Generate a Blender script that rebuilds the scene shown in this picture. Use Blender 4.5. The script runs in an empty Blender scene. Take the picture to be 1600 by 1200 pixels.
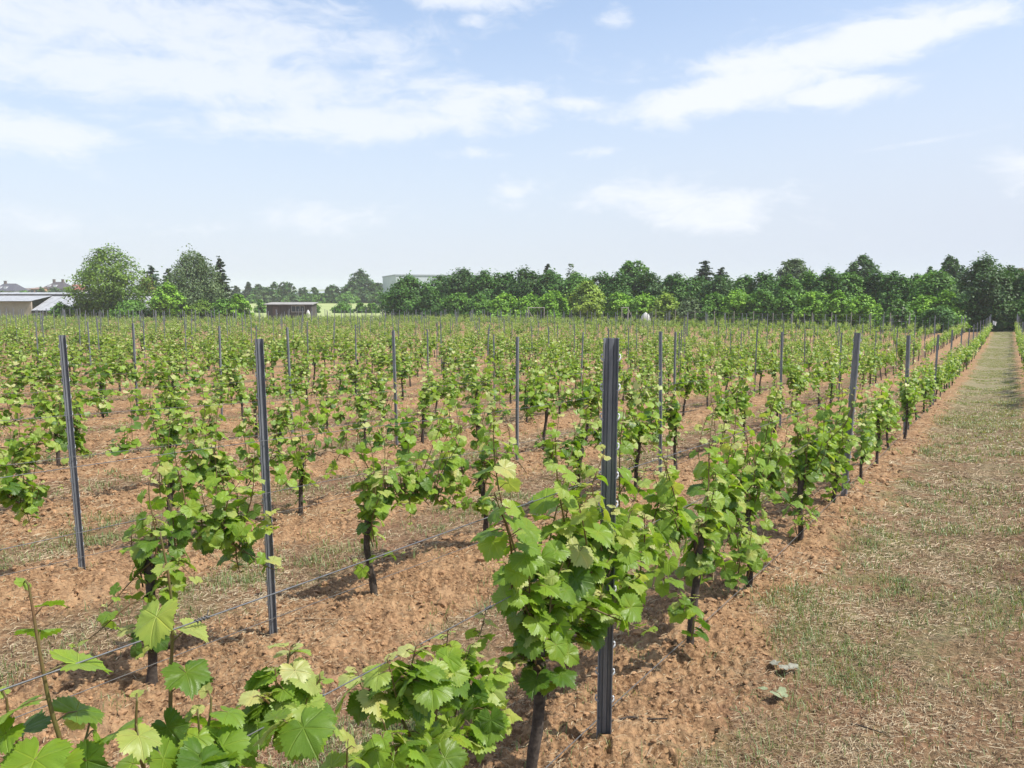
import bpy, math, random
import numpy as np
from mathutils import Vector, Matrix

# ------------------------------------------------------------------ scene, camera, light
sc = bpy.context.scene
COL = sc.collection
R = math.radians
CAMH = 1.64
F = 1260.0                       # focal length in pixels of a 1600 px wide picture
cam_d = bpy.data.cameras.new('camera')
cam_d.sensor_width = 36.0
cam_d.lens = 36.0 * F / 1600.0
cam_d.clip_start = 0.05
cam_d.clip_end = 8000
cam = bpy.data.objects.new('camera', cam_d)
COL.objects.link(cam)
cam.location = (0, 0, CAMH)
cam.rotation_euler = (R(90 - 6.79), 0, 0)
sc.camera = cam

SUN_AZ, SUN_EL = R(106), R(57)    # azimuth clockwise from +Y
sun_d = bpy.data.lights.new('sun', 'SUN')
sun_d.energy = 3.8
sun_d.angle = R(1.0)
sun_d.color = (1.0, 0.95, 0.87)
sun = bpy.data.objects.new('sun', sun_d)
COL.objects.link(sun)
sun.location = (30, 10, 60)
sun.rotation_euler = (math.pi / 2 - SUN_EL, 0, math.pi - SUN_AZ)

sc.view_settings.view_transform = 'Standard'
sc.view_settings.look = 'None'
sc.view_settings.gamma = 1.0
sc.view_settings.exposure = 0.62
sc.cycles.max_bounces = 8
sc.cycles.volume_bounces = 2
sc.cycles.transparent_max_bounces = 8

# ---- node helpers
class NT:
    def __init__(s, tree):
        s.t = tree; s.n = tree.nodes; s.l = tree.links
    def put(s, v, sock):
        if v is None: return
        if hasattr(v, 'is_output'): s.l.new(v, sock)
        else:
            if hasattr(sock.default_value, '__len__') and not hasattr(v, '__len__'):
                v = [v] * len(sock.default_value)
            if hasattr(v, '__len__') and len(sock.default_value) == 4 and len(v) == 3: v = (*v, 1)
            sock.default_value = v
    def math(s, op, a, b=None, c=None, clamp=False):
        n = s.n.new('ShaderNodeMath'); n.operation = op; n.use_clamp = clamp
        for i, v in enumerate((a, b, c)):
            if v is not None: s.put(v, n.inputs[i])
        return n.outputs[0]
    def vmath(s, op, a, b=None):
        n = s.n.new('ShaderNodeVectorMath'); n.operation = op
        s.put(a, n.inputs[0])
        if b is not None: s.put(b, n.inputs[3] if op == 'SCALE' else n.inputs[1])
        return n.outputs['Value'] if op in ('DOT_PRODUCT', 'LENGTH') else n.outputs[0]
    def noise(s, vec, scale, detail=3, rough=0.55, dist=0.0, color=False):
        n = s.n.new('ShaderNodeTexNoise')
        s.put(vec, n.inputs['Vector'])
        n.inputs['Scale'].default_value = scale; n.inputs['Detail'].default_value = detail
        n.inputs['Roughness'].default_value = rough; n.inputs['Distortion'].default_value = dist
        return n.outputs['Color' if color else 'Fac']
    def ramp(s, v, lo, hi, a=0.0, b=1.0, smooth=True):
        n = s.n.new('ShaderNodeMapRange'); n.interpolation_type = 'SMOOTHSTEP' if smooth else 'LINEAR'
        s.put(v, n.inputs['Value'])
        for k, x in (('From Min', lo), ('From Max', hi), ('To Min', a), ('To Max', b)): s.put(x, n.inputs[k])
        return n.outputs[0]
    def mix(s, f, a, b, blend='MIX'):
        n = s.n.new('ShaderNodeMix'); n.data_type = 'RGBA'; n.blend_type = blend
        s.put(f, n.inputs[0]); s.put(a, n.inputs[6]); s.put(b, n.inputs[7])
        return n.outputs[2]
    def sep(s, v):
        n = s.n.new('ShaderNodeSeparateXYZ'); s.put(v, n.inputs[0]); return n.outputs
    def comb(s, x, y, z):
        n = s.n.new('ShaderNodeCombineXYZ')
        for i, v in enumerate((x, y, z)): s.put(v, n.inputs[i])
        return n.outputs[0]

# ---- world: physical sky plus thin cloud, all as functions of the direction
world = bpy.data.worlds.new('World'); sc.world = world
world.use_nodes = True
W = NT(world.node_tree); W.n.clear()
wout = W.n.new('ShaderNodeOutputWorld')
sky = W.n.new('ShaderNodeTexSky'); sky.sky_type = 'NISHITA'; sky.sun_disc = False
sky.sun_elevation = SUN_EL; sky.sun_rotation = SUN_AZ
sky.air_density = 1.0; sky.dust_density = 1.0; sky.ozone_density = 1.0; sky.altitude = 100
bg1 = W.n.new('ShaderNodeBackground'); bg1.inputs['Strength'].default_value = 0.142
W.l.new(sky.outputs[0], bg1.inputs['Color'])
dirv = W.n.new('ShaderNodeTexCoord').outputs['Generated']
dx, dy, dz = W.sep(dirv)
az = W.math('ARCTAN2', dx, dy)
el = W.math('ARCSINE', dz)
# noise in (azimuth, elevation), stretched sideways
pv = W.comb(W.math('MULTIPLY', az, 1.0), W.math('MULTIPLY', el, 2.3), 0.0)
warp = W.noise(pv, 5.0, 3, 0.6, color=True)
pvw = W.vmath('ADD', pv, W.vmath('SCALE', W.vmath('SUBTRACT', warp, (0.5, 0.5, 0.5)), 0.16))
nz = W.noise(pvw, 9.0, 9, 0.62)
nz2 = W.noise(pvw, 30.0, 6, 0.65)
nn = W.math('ADD', W.math('MULTIPLY', nz, 0.75), W.math('MULTIPLY', nz2, 0.25))
# broad clouds: azimuth deg, elevation deg, half width, half height, tilt, weight
def cl(px, py, rx, ry, tilt=0.0, w=1.0):
    return (math.atan((px - 800) / F), math.atan((450 - py) / F * 0.97), rx / F, ry / F, R(tilt), w)
CLOUDS = [cl(250, 85, 420, 62, 0, 1.0), cl(330, 150, 430, 48, 0, 1.0), cl(560, 195, 330, 34, 3, 0.95), cl(720, 165, 200, 40, 0, 0.95),
          cl(880, 165, 110, 16, 0, 0.8), cl(1130, 155, 190, 34, 10, 1.1), cl(1290, 105, 230, 34, 6, 1.15),
          cl(1290, 168, 110, 20, 3, 1.0), cl(960, 38, 32, 20, 0, 0.85), cl(740, 2, 130, 26, 0, 0.85),
          cl(1430, 4, 60, 22, 10, 0.95), cl(738, 42, 30, 12, 0, 0.7), cl(920, 240, 50, 13, 6, 0.7),
          cl(800, 302, 55, 24, 0, 0.7), cl(1060, 322, 230, 42, -4, 0.78), cl(560, 345, 160, 30, 0, 0.6),
          cl(20, 238, 170, 38, -6, 0.9), cl(170, 360, 190, 26, 0, 0.55), cl(1590, 300, 60, 34, 0, 0.65),
          cl(740, 240, 70, 12, 0, 0.6), cl(1430, 246, 110, 6, 6, 0.5)]
tot = None
for (a0, e0, sx, sy, tl, w) in CLOUDS:
    u = W.math('SUBTRACT', az, a0); v = W.math('SUBTRACT', el, e0)
    c, s = math.cos(tl), math.sin(tl)
    ur = W.math('MULTIPLY_ADD', u, c / sx, W.math('MULTIPLY', v, s / sx))
    vr = W.math('MULTIPLY_ADD', v, c / sy, W.math('MULTIPLY', u, -s / sy))
    q = W.math('MULTIPLY_ADD', ur, ur, W.math('MULTIPLY', vr, vr))
    g = W.math('MULTIPLY', W.math('EXPONENT', W.math('MULTIPLY', q, -0.9)), w)
    tot = g if tot is None else W.math('MAXIMUM', tot, g)
# elsewhere in the sky (out of the photograph's view): loose scattered cloud
away = W.ramp(W.math('ABSOLUTE', az), 0.72, 1.1, 0, 0.5)
high = W.ramp(el, 0.40, 0.6, 0, 0.45)
tot = W.math('MAXIMUM', tot, W.math('MAXIMUM', away, high))
dens = W.ramp(W.math('ADD', tot, W.math('MULTIPLY', W.math('SUBTRACT', nn, 0.5), 2.5)), 0.26, 0.98, 0, 1.0)
up = W.ramp(dz, -0.02, 0.03, 0, 1)
fac = W.math('MULTIPLY', W.math('MULTIPLY', dens, W.ramp(az, -0.25, 0.25, 0.74, 0.9)), up)
bg2 = W.n.new('ShaderNodeBackground'); bg2.inputs['Color'].default_value = (0.63, 0.655, 0.70, 1)
bg2.inputs['Strength'].default_value = 1.0
# pale summer veil that thickens towards the horizon
veil = W.math('ADD', W.ramp(el, 0.0, 0.42, 0.88, 0.12), W.math('MULTIPLY', W.ramp(az, -0.1, 0.62, 0, 0.14), up))
bgv = W.n.new('ShaderNodeBackground'); bgv.inputs['Color'].default_value = (0.462, 0.505, 0.592, 1)
mxv = W.n.new('ShaderNodeMixShader'); W.l.new(veil, mxv.inputs[0]); W.l.new(bg1.outputs[0], mxv.inputs[1]); W.l.new(bgv.outputs[0], mxv.inputs[2])
mx = W.n.new('ShaderNodeMixShader'); W.l.new(fac, mx.inputs[0])
W.l.new(mxv.outputs[0], mx.inputs[1]); W.l.new(bg2.outputs[0], mx.inputs[2])
W.l.new(mx.outputs[0], wout.inputs[0])
world.cycles.sampling_method = 'MANUAL'; world.cycles.sample_map_resolution = 512

# ------------------------------------------------------------------ vineyard layout
AZR = R(31.52)
RD = np.array([math.sin(AZR), math.cos(AZR)])        # along the rows, away from the camera
ND = np.array([-math.cos(AZR), math.sin(AZR)])       # across the rows, to the left
L1, DL = 1.29, 1.98                                  # first row left of the path, row spacing
T1, DT, VT = 2.76, 5.70, 1.425                       # first post, post spacing, vine spacing
TEND, YEND = 85.0, 103.0
ROWROT = math.pi / 2 - AZR
def yend(x): return YEND if x > -26 else (88.0 if x < -34 else 96.0)

def tl(x, y): return x * RD[0] + y * RD[1], x * ND[0] + y * ND[1]
def xy(t, L): return t * RD[0] + L * ND[0], t * RD[1] + L * ND[1]
def terrain(x, y):
    t, L = tl(x, y)
    t = np.maximum(t, -12.0); Lp = np.maximum(L, 0.0)
    d = 1.87 * np.tanh(t / 85.0) + 0.95 * (1 - np.exp(-t / 25.0)) + 0.05 * Lp * np.exp(-Lp / 8.0) + 0.55 * np.tanh(Lp / 90.0)
    return -d
def rowdist(L):
    k = np.maximum(np.round((L - L1) / DL), -1)
    return np.abs(L - L1 - k * DL)
def sstep(x, a, b):
    q = np.clip((x - a) / (b - a), 0, 1); return q * q * (3 - 2 * q)
def ridge(x, y):
    t, L = tl(x, y)
    s = rowdist(L)
    return 0.075 * (1 - sstep(s, 0.1, 0.75)) * sstep(86.5 - t, 0, 1.0)
def hsh(i, j, s):
    M = np.int64(0xffffffff)
    h = (i * np.int64(374761393) + j * np.int64(668265263) + np.int64(s) * np.int64(974634541)) & M
    h = ((h ^ (h >> 13)) * np.int64(1274126177)) & M
    h = h ^ (h >> 16)
    return (h & np.int64(0xffff)).astype(float) / 65535.0
def vn(x, y, s=0):
    i = np.floor(x).astype(np.int64); j = np.floor(y).astype(np.int64)
    u = x - i; v = y - j
    u = u * u * (3 - 2 * u); v = v * v * (3 - 2 * v)
    return (hsh(i, j, s) * (1 - u) + hsh(i + 1, j, s) * u) * (1 - v) + (hsh(i, j + 1, s) * (1 - u) + hsh(i + 1, j + 1, s) * u) * v
def soilness(x, y):
    """1 on the tilled strip along a row, 0 on the mown strip between rows"""
    t, L = tl(x, y)
    s = rowdist(L)
    w = 0.5 * (vn(x * 1.3, y * 1.3, 3) - 0.5) + 0.25 * (vn(x * 4.1, y * 4.1, 4) - 0.5)
    k = np.where((L < L1) & (L > L1 - DL), 0.30, 0.58)
    return (1 - sstep(s + w * 0.9, k - 0.12, k + 0.14)) * sstep(86.5 - t, 0, 1.0)
def micro(x, y):
    r = np.hypot(x, y)
    m = soilness(x, y)
    b1 = np.abs(vn(x * 7.5, y * 7.5, 11) - 0.5) * 2
    b2 = np.abs(vn(x * 17, y * 17, 12) - 0.5) * 2
    b3 = vn(x * 38, y * 38, 13)
    c1 = vn(x * 2.2, y * 2.2, 14) - 0.5
    b4 = np.abs(vn(x * 30, y * 30, 15) - 0.5) * 2
    b5 = vn(x * 64, y * 64, 16)
    so = 0.055 * c1 + 0.024 * (0.6 - b1) + 0.030 * (0.55 - b2) + 0.018 * (b3 - 0.5) + 0.030 * (0.5 - b4) + 0.017 * (b5 - 0.5)
    gr = 0.03 * c1 + 0.010 * (b3 - 0.5) + 0.012 * (0.6 - b2) + 0.012 * (0.5 - b4) + 0.008 * (b5 - 0.5)
    fade = np.clip(1.4 - r / 30.0, 0.12, 1)
    return (so * m + gr * (1 - m)) * fade
def ground(x, y): return terrain(x, y) + ridge(x, y)
def groundm(x, y): return ground(x, y) + micro(x, y)
def gz(x, y): return float(ground(np.float64(x), np.float64(y)))

# ------------------------------------------------------------------ mesh building
class MB:
    """collects vertices and faces for ONE mesh"""
    def __init__(s): s.v = []; s.f = []; s.m = []; s.uv = []; s.tone = []; s.n = 0
    def add(s, v, f, mat=0, uv=None, tone=0.5):
        v = np.asarray(v, float).reshape(-1, 3); f = np.asarray(f, np.int64)
        s.v.append(v); s.f.append(f + s.n); s.m.append(np.full(len(f), mat, np.int32))
        s.uv.append(np.zeros((len(v), 2)) if uv is None else np.asarray(uv, float).reshape(-1, 2))
        tn = np.asarray(tone, float)
        s.tone.append(np.full(len(v), tn) if tn.ndim == 0 else tn)
        s.n += len(v)
    def mesh(s, name, mats, smooth=True):
        me = bpy.data.meshes.new(name)
        V = np.concatenate(s.v); 
        loops = np.concatenate([f.reshape(-1) for f in s.f])
        cnt = np.concatenate([np.full(len(f), f.shape[1], np.int64) for f in s.f])
        start = np.concatenate([[0], np.cumsum(cnt)[:-1]])
        me.vertices.add(len(V)); me.vertices.foreach_set('co', V.astype(np.float32).reshape(-1))
        me.loops.add(len(loops)); me.loops.foreach_set('vertex_index', loops.astype(np.int32))
        me.polygons.add(len(cnt)); me.polygons.foreach_set('loop_start', start.astype(np.int32))
        me.polygons.foreach_set('loop_total', cnt.astype(np.int32))
        me.polygons.foreach_set('material_index', np.concatenate(s.m))
        me.polygons.foreach_set('use_smooth', np.full(len(cnt), smooth, bool))
        ul = me.uv_layers.new(name='UVMap')
        ul.data.foreach_set('uv', np.concatenate(s.uv)[loops].astype(np.float32).reshape(-1))
        at = me.attributes.new('tone', 'FLOAT', 'POINT')
        at.data.foreach_set('value', np.concatenate(s.tone).astype(np.float32))
        for m in (mats if isinstance(mats, (list, tuple)) else [mats]): me.materials.append(m)
        me.update(calc_edges=True); me.validate()
        return me
    def box(s, x0, x1, y0, y1, z0, z1, mat=0, tone=0.5):
        v = [(x, y, z) for z in (z0, z1) for x, y in ((x0, y0), (x1, y0), (x1, y1), (x0, y1))]
        s.add(v, [(3, 2, 1, 0), (4, 5, 6, 7), (0, 1, 5, 4), (1, 2, 6, 5), (2, 3, 7, 6), (3, 0, 4, 7)], mat, None, tone)
    def tube(s, P, rad, sides=6, mat=0, tone=0.5, cap=True, rng=None, rough=0.0):
        P = np.asarray(P, float); k = len(P)
        rad = np.broadcast_to(np.asarray(rad, float), (k,))
        T = np.gradient(P, axis=0); T /= np.linalg.norm(T, axis=1, keepdims=True) + 1e-9
        up = np.array([0., 0, 1]) if abs(T[0][2]) < 0.8 else np.array([1., 0, 0])
        A = np.cross(T, up); A /= np.linalg.norm(A, axis=1, keepdims=True) + 1e-9
        B = np.cross(T, A)
        th = np.arange(sides) * 2 * np.pi / sides
        rr = rad[:, None] * np.ones((1, sides))
        if rng is not None and rough: rr = rr * (1 + rough * (rng.random((k, sides)) - 0.5))
        V = P[:, None, :] + rr[:, :, None] * (np.cos(th)[None, :, None] * A[:, None, :] + np.sin(th)[None, :, None] * B[:, None, :])
        i = np.arange(k - 1)[:, None] * sides; j = np.arange(sides)[None, :]; j2 = (j + 1) % sides
        Q = np.stack([i + j, i + j2, i + sides + j2, i + sides + j], -1).reshape(-1, 4)
        vv = V.reshape(-1, 3)
        uv = np.stack([np.tile(np.arange(sides) / sides, k), np.repeat(np.linspace(0, 1, k), sides)], -1)
        s.add(vv, Q, mat, uv, tone)
        if cap:
            n0 = s.n
            s.add(np.concatenate([V[-1], P[-1:] + T[-1:] * rad[-1] * 0.3]), [(a, (a + 1) % sides, sides) for a in range(sides)], mat, None, tone)
            s.add(np.concatenate([V[0], P[:1] - T[:1] * rad[0] * 0.3]), [((a + 1) % sides, a, sides) for a in range(sides)], mat, None, tone)

def link(name, me, parent=None, loc=None, rotz=None):
    o = bpy.data.objects.new(name, me); COL.objects.link(o)
    if parent is not None: o.parent = parent
    if loc is not None: o.location = loc
    if rotz is not None: o.rotation_euler = (0, 0, rotz)
    return o
def tag(o, label, cat, group=None):
    o['label'] = label; o['category'] = cat
    if group: o['group'] = group
    return o
def structure(o, label=None): 
    o['kind'] = 'structure'
    if label: o['label'] = label
    return o
ONES = 'zeroth first second third fourth fifth sixth seventh eighth ninth tenth eleventh twelfth thirteenth fourteenth fifteenth sixteenth seventeenth eighteenth nineteenth'.split()
TENS = ['', '', 'twentieth', 'thirtieth', 'fortieth', 'fiftieth', 'sixtieth', 'seventieth']
TEN2 = ['', '', 'twenty', 'thirty', 'forty', 'fifty', 'sixty', 'seventy']
def ordn(i):
    if i < 20: return ONES[i]
    return TENS[i // 10] if i % 10 == 0 else TEN2[i // 10] + '-' + ONES[i % 10]

# ------------------------------------------------------------------ materials
def newmat(name):
    m = bpy.data.materials.new(name); m.use_nodes = True
    N = NT(m.node_tree); b = N.n['Principled BSDF']; o = N.n['Material Output']
    return m, N, b, o
def pos_of(N): return N.n.new('ShaderNodeNewGeometry').outputs['Position']
def attr(N, name='tone'):
    a = N.n.new('ShaderNodeAttribute'); a.attribute_name = name; return a.outputs['Fac']
def bump(N, b, h, dist=0.01, strength=0.6):
    n = N.n.new('ShaderNodeBump'); n.inputs['Distance'].default_value = dist; n.inputs['Strength'].default_value = strength
    N.l.new(h, n.inputs['Height']); N.l.new(n.outputs[0], b.inputs['Normal'])
def mat_simple(name, col, rough=0.7, metal=0.0, var=0.25, scale=8.0, bumpd=0.0, col2=None):
    m, N, b, o = newmat(name)
    tc = N.n.new('ShaderNodeTexCoord').outputs['Object']
    n = N.noise(tc, scale, 5, 0.6)
    c2 = col2 or tuple(c * (1 - var) for c in col)
    N.put(N.mix(N.ramp(n, 0.3, 0.7), col, c2), b.inputs['Base Color'])
    b.inputs['Roughness'].default_value = rough; b.inputs['Metallic'].default_value = metal
    if bumpd: bump(N, b, n, bumpd)
    return m
def mat_leaf(name, dark, mid, young, veins=False, trans=0.35, gloss=0.45):
    """leaf: tone 0 = old dark leaf, 1 = young shoot tip"""
    m, N, b, o = newmat(name)
    t = attr(N)
    c = N.mix(N.ramp(t, 0.0, 0.55, smooth=False), dark, mid)
    c = N.mix(N.ramp(t, 0.55, 1.0, smooth=False), c, young)
    geo = N.n.new('ShaderNodeNewGeometry')
    if veins:
        uv = N.n.new('ShaderNodeUVMap').outputs[0]
        u, v, _ = N.sep(N.vmath('SUBTRACT', uv, (0.5, 0.5, 0)))
        r = N.math('SQRT', N.math('MULTIPLY_ADD', u, u, N.math('MULTIPLY', v, v)))
        th = N.math('ARCTAN2', u, v)
        per = 1.0
        q = N.math('DIVIDE', th, per)
        fr = N.math('ABSOLUTE', N.math('SUBTRACT', q, N.math('ROUND', q)))
        d = N.math('MULTIPLY', fr, r)
        vein = N.ramp(d, 0.004, 0.016, 1, 0)
        # side veins: herring-bone
        w = N.math('ABSOLUTE', N.math('SINE', N.math('MULTIPLY', N.math('SUBTRACT', r, N.math('MULTIPLY', fr, 0.6 )), 62)))
        sv = N.ramp(w, 0.0, 0.25, 0.5, 0)
        vv = N.math('MAXIMUM', vein, sv)
        obj = N.n.new('ShaderNodeTexCoord').outputs['Object']
        n = N.noise(obj, 35, 4, 0.6)
        c = N.mix(N.ramp(n, 0.35, 0.75, 0, 0.35), c, N.mix(0.5, c, mid))
        n2 = N.noise(obj, 11, 3, 0.5)
        c = N.mix(N.ramp(n2, 0.45, 0.7, 0, 0.45), c, N.vmath('MULTIPLY', c, (1.5, 1.18, 0.9)))
        c = N.mix(N.math('MULTIPLY', vv, 0.30), c, N.vmath('MULTIPLY', c, (1.8, 1.45, 1.7)))
        h = N.math('ADD', N.math('MULTIPLY', vv, -0.5), N.math('MULTIPLY', n, 0.5))
        bump(N, b, h, 0.004, 0.8)
    back = N.mix(geo.outputs['Backfacing'], c, N.mix(0.5, c, (0.16, 0.24, 0.09)))
    N.put(back, b.inputs['Base Color'])
    b.inputs['Roughness'].default_value = gloss
    b.inputs['Specular IOR Level'].default_value = 0.5
    tr = N.n.new('ShaderNodeBsdfTranslucent')
    N.put(N.vmath('MULTIPLY', c, (1.25, 1.35, 0.5)), tr.inputs['Color'])
    mx = N.n.new('ShaderNodeMixShader'); mx.inputs[0].default_value = trans
    N.l.new(b.outputs[0], mx.inputs[1]); N.l.new(tr.outputs[0], mx.inputs[2]); N.l.new(mx.outputs[0], o.inputs[0])
    return m

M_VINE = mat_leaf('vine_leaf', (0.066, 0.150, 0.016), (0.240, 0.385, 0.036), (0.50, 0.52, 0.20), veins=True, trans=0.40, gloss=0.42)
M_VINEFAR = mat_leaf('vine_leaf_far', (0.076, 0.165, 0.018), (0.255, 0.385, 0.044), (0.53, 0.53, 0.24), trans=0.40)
M_BARK = mat_simple('vine_bark', (0.085, 0.066, 0.052), 0.95, 0, 0.6, 60, 0.006)
M_CANE = mat_simple('cane', (0.36, 0.25, 0.15), 0.8, 0, 0.45, 50, 0.001)
M_STEM = mat_simple('green_stem', (0.15, 0.075, 0.036), 0.6, 0, 0.0, 14, 0, (0.12, 0.12, 0.03))
M_STRAW, N, b, o = newmat('dry_straw')
_t = attr(N)
N.put(N.mix(N.ramp(_t, 0.5, 1.0, smooth=False), N.mix(N.ramp(_t, 0.0, 0.5, smooth=False), (0.13, 0.075, 0.04), (0.33, 0.24, 0.135)), (0.50, 0.42, 0.28)), b.inputs['Base Color'])
b.inputs['Roughness'].default_value = 0.75
M_GRASS = mat_leaf('grass_blade', (0.06, 0.12, 0.025), (0.15, 0.21, 0.055), (0.36, 0.33, 0.14), trans=0.25)
M_STEEL, N, b, o = newmat('galvanised_steel')
_p = N.n.new('ShaderNodeTexCoord').outputs['Object']
_n = N.noise(N.vmath('MULTIPLY', _p, (30, 30, 3)), 1.0, 6, 0.7)
_n3 = N.noise(_p, 90, 3, 0.6)
N.put(N.mix(N.ramp(_n, 0.35, 0.7), (0.155, 0.168, 0.188), (0.28, 0.295, 0.315)), b.inputs['Base Color'])
b.inputs['Metallic'].default_value = 0.35
N.put(N.ramp(_n3, 0.3, 0.7, 0.42, 0.62), b.inputs['Roughness'])
M_HOOK = mat_simple('bright_zinc', (0.66, 0.68, 0.70), 0.5, 0.15, 0.2, 40)
M_WIRE = mat_simple('wire', (0.20, 0.205, 0.215), 0.5, 0.5, 0.35, 30)

# ground
M_GROUND, N, b, o = newmat('vineyard_soil')
P = pos_of(N)
t_ = N.vmath('DOT_PRODUCT', P, (RD[0], RD[1], 0)); L_ = N.vmath('DOT_PRODUCT', P, (ND[0], ND[1], 0))
kk = N.math('MAXIMUM', N.math('ROUND', N.math('DIVIDE', N.math('SUBTRACT', L_, L1), DL)), -1.0)
s_ = N.math('ABSOLUTE', N.math('SUBTRACT', L_, N.math('MULTIPLY_ADD', kk, DL, L1)))
w1 = N.noise(P, 1.5, 4, 0.6); w2 = N.noise(P, 6.0, 5, 0.6)
sj = N.math('ADD', s_, N.math('ADD', N.math('MULTIPLY', N.math('SUBTRACT', w1, 0.5), 0.75), N.math('MULTIPLY', N.math('SUBTRACT', w2, 0.5), 0.5)))
inpath = N.math('MULTIPLY', N.math('LESS_THAN', L_, L1), N.math('GREATER_THAN', L_, L1 - DL))
edge = N.math('SUBTRACT', 0.60, N.math('MULTIPLY', inpath, 0.30))
far_end = N.ramp(t_, 85.5, 87.0, 1, 0)
soilm = N.math('MULTIPLY', N.ramp(N.math('SUBTRACT', sj, edge), -0.14, 0.16, 1, 0), far_end)
f1 = N.noise(P, 34, 8, 0.72); f2 = N.noise(P, 5.0, 6, 0.6); f3 = N.noise(P, 90, 4, 0.7); f0 = N.noise(P, 0.5, 4, 0.55)
soilc = N.mix(N.ramp(f1, 0.36, 0.66), (0.118, 0.062, 0.031), (0.410, 0.250, 0.132))
soilc = N.mix(N.ramp(f2, 0.42, 0.72, 0, 0.6), soilc, (0.49, 0.32, 0.18))
soilc = N.mix(N.ramp(f3, 0.55, 0.75, 0, 0.5), soilc, (0.50, 0.335, 0.19))
dry = N.mix(N.ramp(f1, 0.36, 0.66), (0.085, 0.048, 0.027), (0.31, 0.195, 0.112))
dry = N.mix(N.ramp(f3, 0.5, 0.75, 0, 0.6), dry, (0.38, 0.30, 0.185))
grn = N.mix(N.ramp(f3, 0.35, 0.7), (0.095, 0.110, 0.040), (0.21, 0.205, 0.085))
gmask = N.math('MULTIPLY', N.ramp(N.math('ADD', N.math('MULTIPLY', f2, 0.6), N.math('MULTIPLY', f0, 0.6)), 0.54, 0.74, 0, 0.75), 1.0)
# the path's worn wheel strip (its middle to the right) is paler and greener
wheel = N.ramp(N.math('ABSOLUTE', N.math('SUBTRACT', L_, 0.12)), 0.0, 0.55, 0.55, 0)
wheel = N.math('MULTIPLY', wheel, N.ramp(t_, 2, 12, 0.25, 1.0))
wheel = N.math('MULTIPLY', N.math('MULTIPLY', wheel, inpath), N.ramp(N.noise(P, 1.1, 5, 0.65), 0.36, 0.62, 0.45, 1.0))
gmask = N.math('MULTIPLY', gmask, N.math('MULTIPLY_ADD', inpath, 0.5, 0.5))
gmask = N.math('MAXIMUM', N.math('MAXIMUM', gmask, wheel), N.math('MULTIPLY', inpath, N.ramp(t_, 6, 26, 0.0, 0.85)))
wheel = N.math('MAXIMUM', wheel, N.math('MULTIPLY', inpath, N.ramp(t_, 10, 30, 0.0, 0.6)))
grnp = N.mix(wheel, grn, N.mix(N.ramp(f3, 0.35, 0.7), (0.19, 0.155, 0.095), (0.44, 0.375, 0.255)))
redd = N.ramp(N.noise(P, 2.3, 5, 0.65), 0.44, 0.60, 0, 0.85)
dry = N.mix(redd, dry, N.mix(N.ramp(f1, 0.32, 0.68), (0.105, 0.056, 0.034), (0.33, 0.185, 0.108)))
greyg = N.ramp(N.noise(P, 3.4, 5, 0.65), 0.52, 0.64, 0, 0.8)
grnp = N.mix(greyg, grnp, N.mix(N.ramp(f1, 0.35, 0.7), (0.09, 0.095, 0.05), (0.29, 0.28, 0.18)))
turf = N.mix(gmask, dry, grnp)
# beyond the vineyard: plain meadow green
yy = N.sep(P)[1]
beyond = N.math('MAXIMUM', N.ramp(t_, 86, 90, 0, 1), N.ramp(yy, 102, 106, 0, 1))
mead = N.mix(N.ramp(f0, 0.3, 0.7), (0.10, 0.145, 0.04), (0.17, 0.21, 0.065))
turf = N.mix(beyond, turf, mead)
soilm = N.math('MULTIPLY', soilm, N.math('SUBTRACT', 1.0, beyond))
N.put(N.mix(soilm, turf, soilc), b.inputs['Base Color'])
b.inputs['Roughness'].default_value = 0.95; b.inputs['Specular IOR Level'].default_value = 0.15
bump(N, b, N.math('ADD', N.math('MULTIPLY', f1, 0.7), N.math('MULTIPLY', f3, 0.35)), 0.02, 0.9)
M_CLOD = mat_simple('soil_clod', (0.42, 0.245, 0.125), 0.95, 0, 0.55, 30, 0.004)
M_FIELD, N, b, o = newmat('crop_field')
P = pos_of(N)
g1 = N.noise(N.vmath('MULTIPLY', P, (0.05, 0.4, 1)), 1.0, 5, 0.6)
N.put(N.mix(N.ramp(g1, 0.3, 0.7), (0.27, 0.33, 0.11), (0.36, 0.40, 0.16)), b.inputs['Base Color'])
b.inputs['Roughness'].default_value = 0.9

# ------------------------------------------------------------------ ground sheet
def build_ground():
    fine = np.radians(np.arange(-43, 43.01, 0.13))
    rest = np.radians(np.arange(47, 314, 4.0))
    th = np.concatenate([fine, rest])
    rs = [0.06, 0.3, 0.6, 0.9, 1.1, 1.3]
    while rs[-1] < 3200:
        r = rs[-1]; rs.append(r + min(max(0.0016 * r * r, 0.006), 0.016 * r if r < 120 else 0.08 * r))
    rs = np.array(rs)
    rr, tt = np.meshgrid(rs, th, indexing='ij')
    x = rr * np.sin(tt); y = rr * np.cos(tt)
    z = groundm(x, y)
    nr, nt = rr.shape
    i = np.arange(nr - 1)[:, None] * nt; j = np.arange(nt)[None, :]; j2 = (j + 1) % nt
    Q = np.stack([i + j, i + nt + j, i + nt + j2, i + j2], -1).reshape(-1, 4)
    m = MB(); m.add(np.stack([x, y, z], -1).reshape(-1, 3), Q)
    c = np.arange(nt)[None, ::-1]
    m.v.append(np.zeros((0, 3))); m.f.append(c.copy()); m.m.append(np.zeros(1, np.int32)); m.uv.append(np.zeros((0, 2))); m.tone.append(np.zeros(0))
    o = link('ground', m.mesh('ground', M_GROUND))
    structure(o, 'tilled brown vineyard soil with mown dry grass between the rows')
build_ground()

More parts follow.
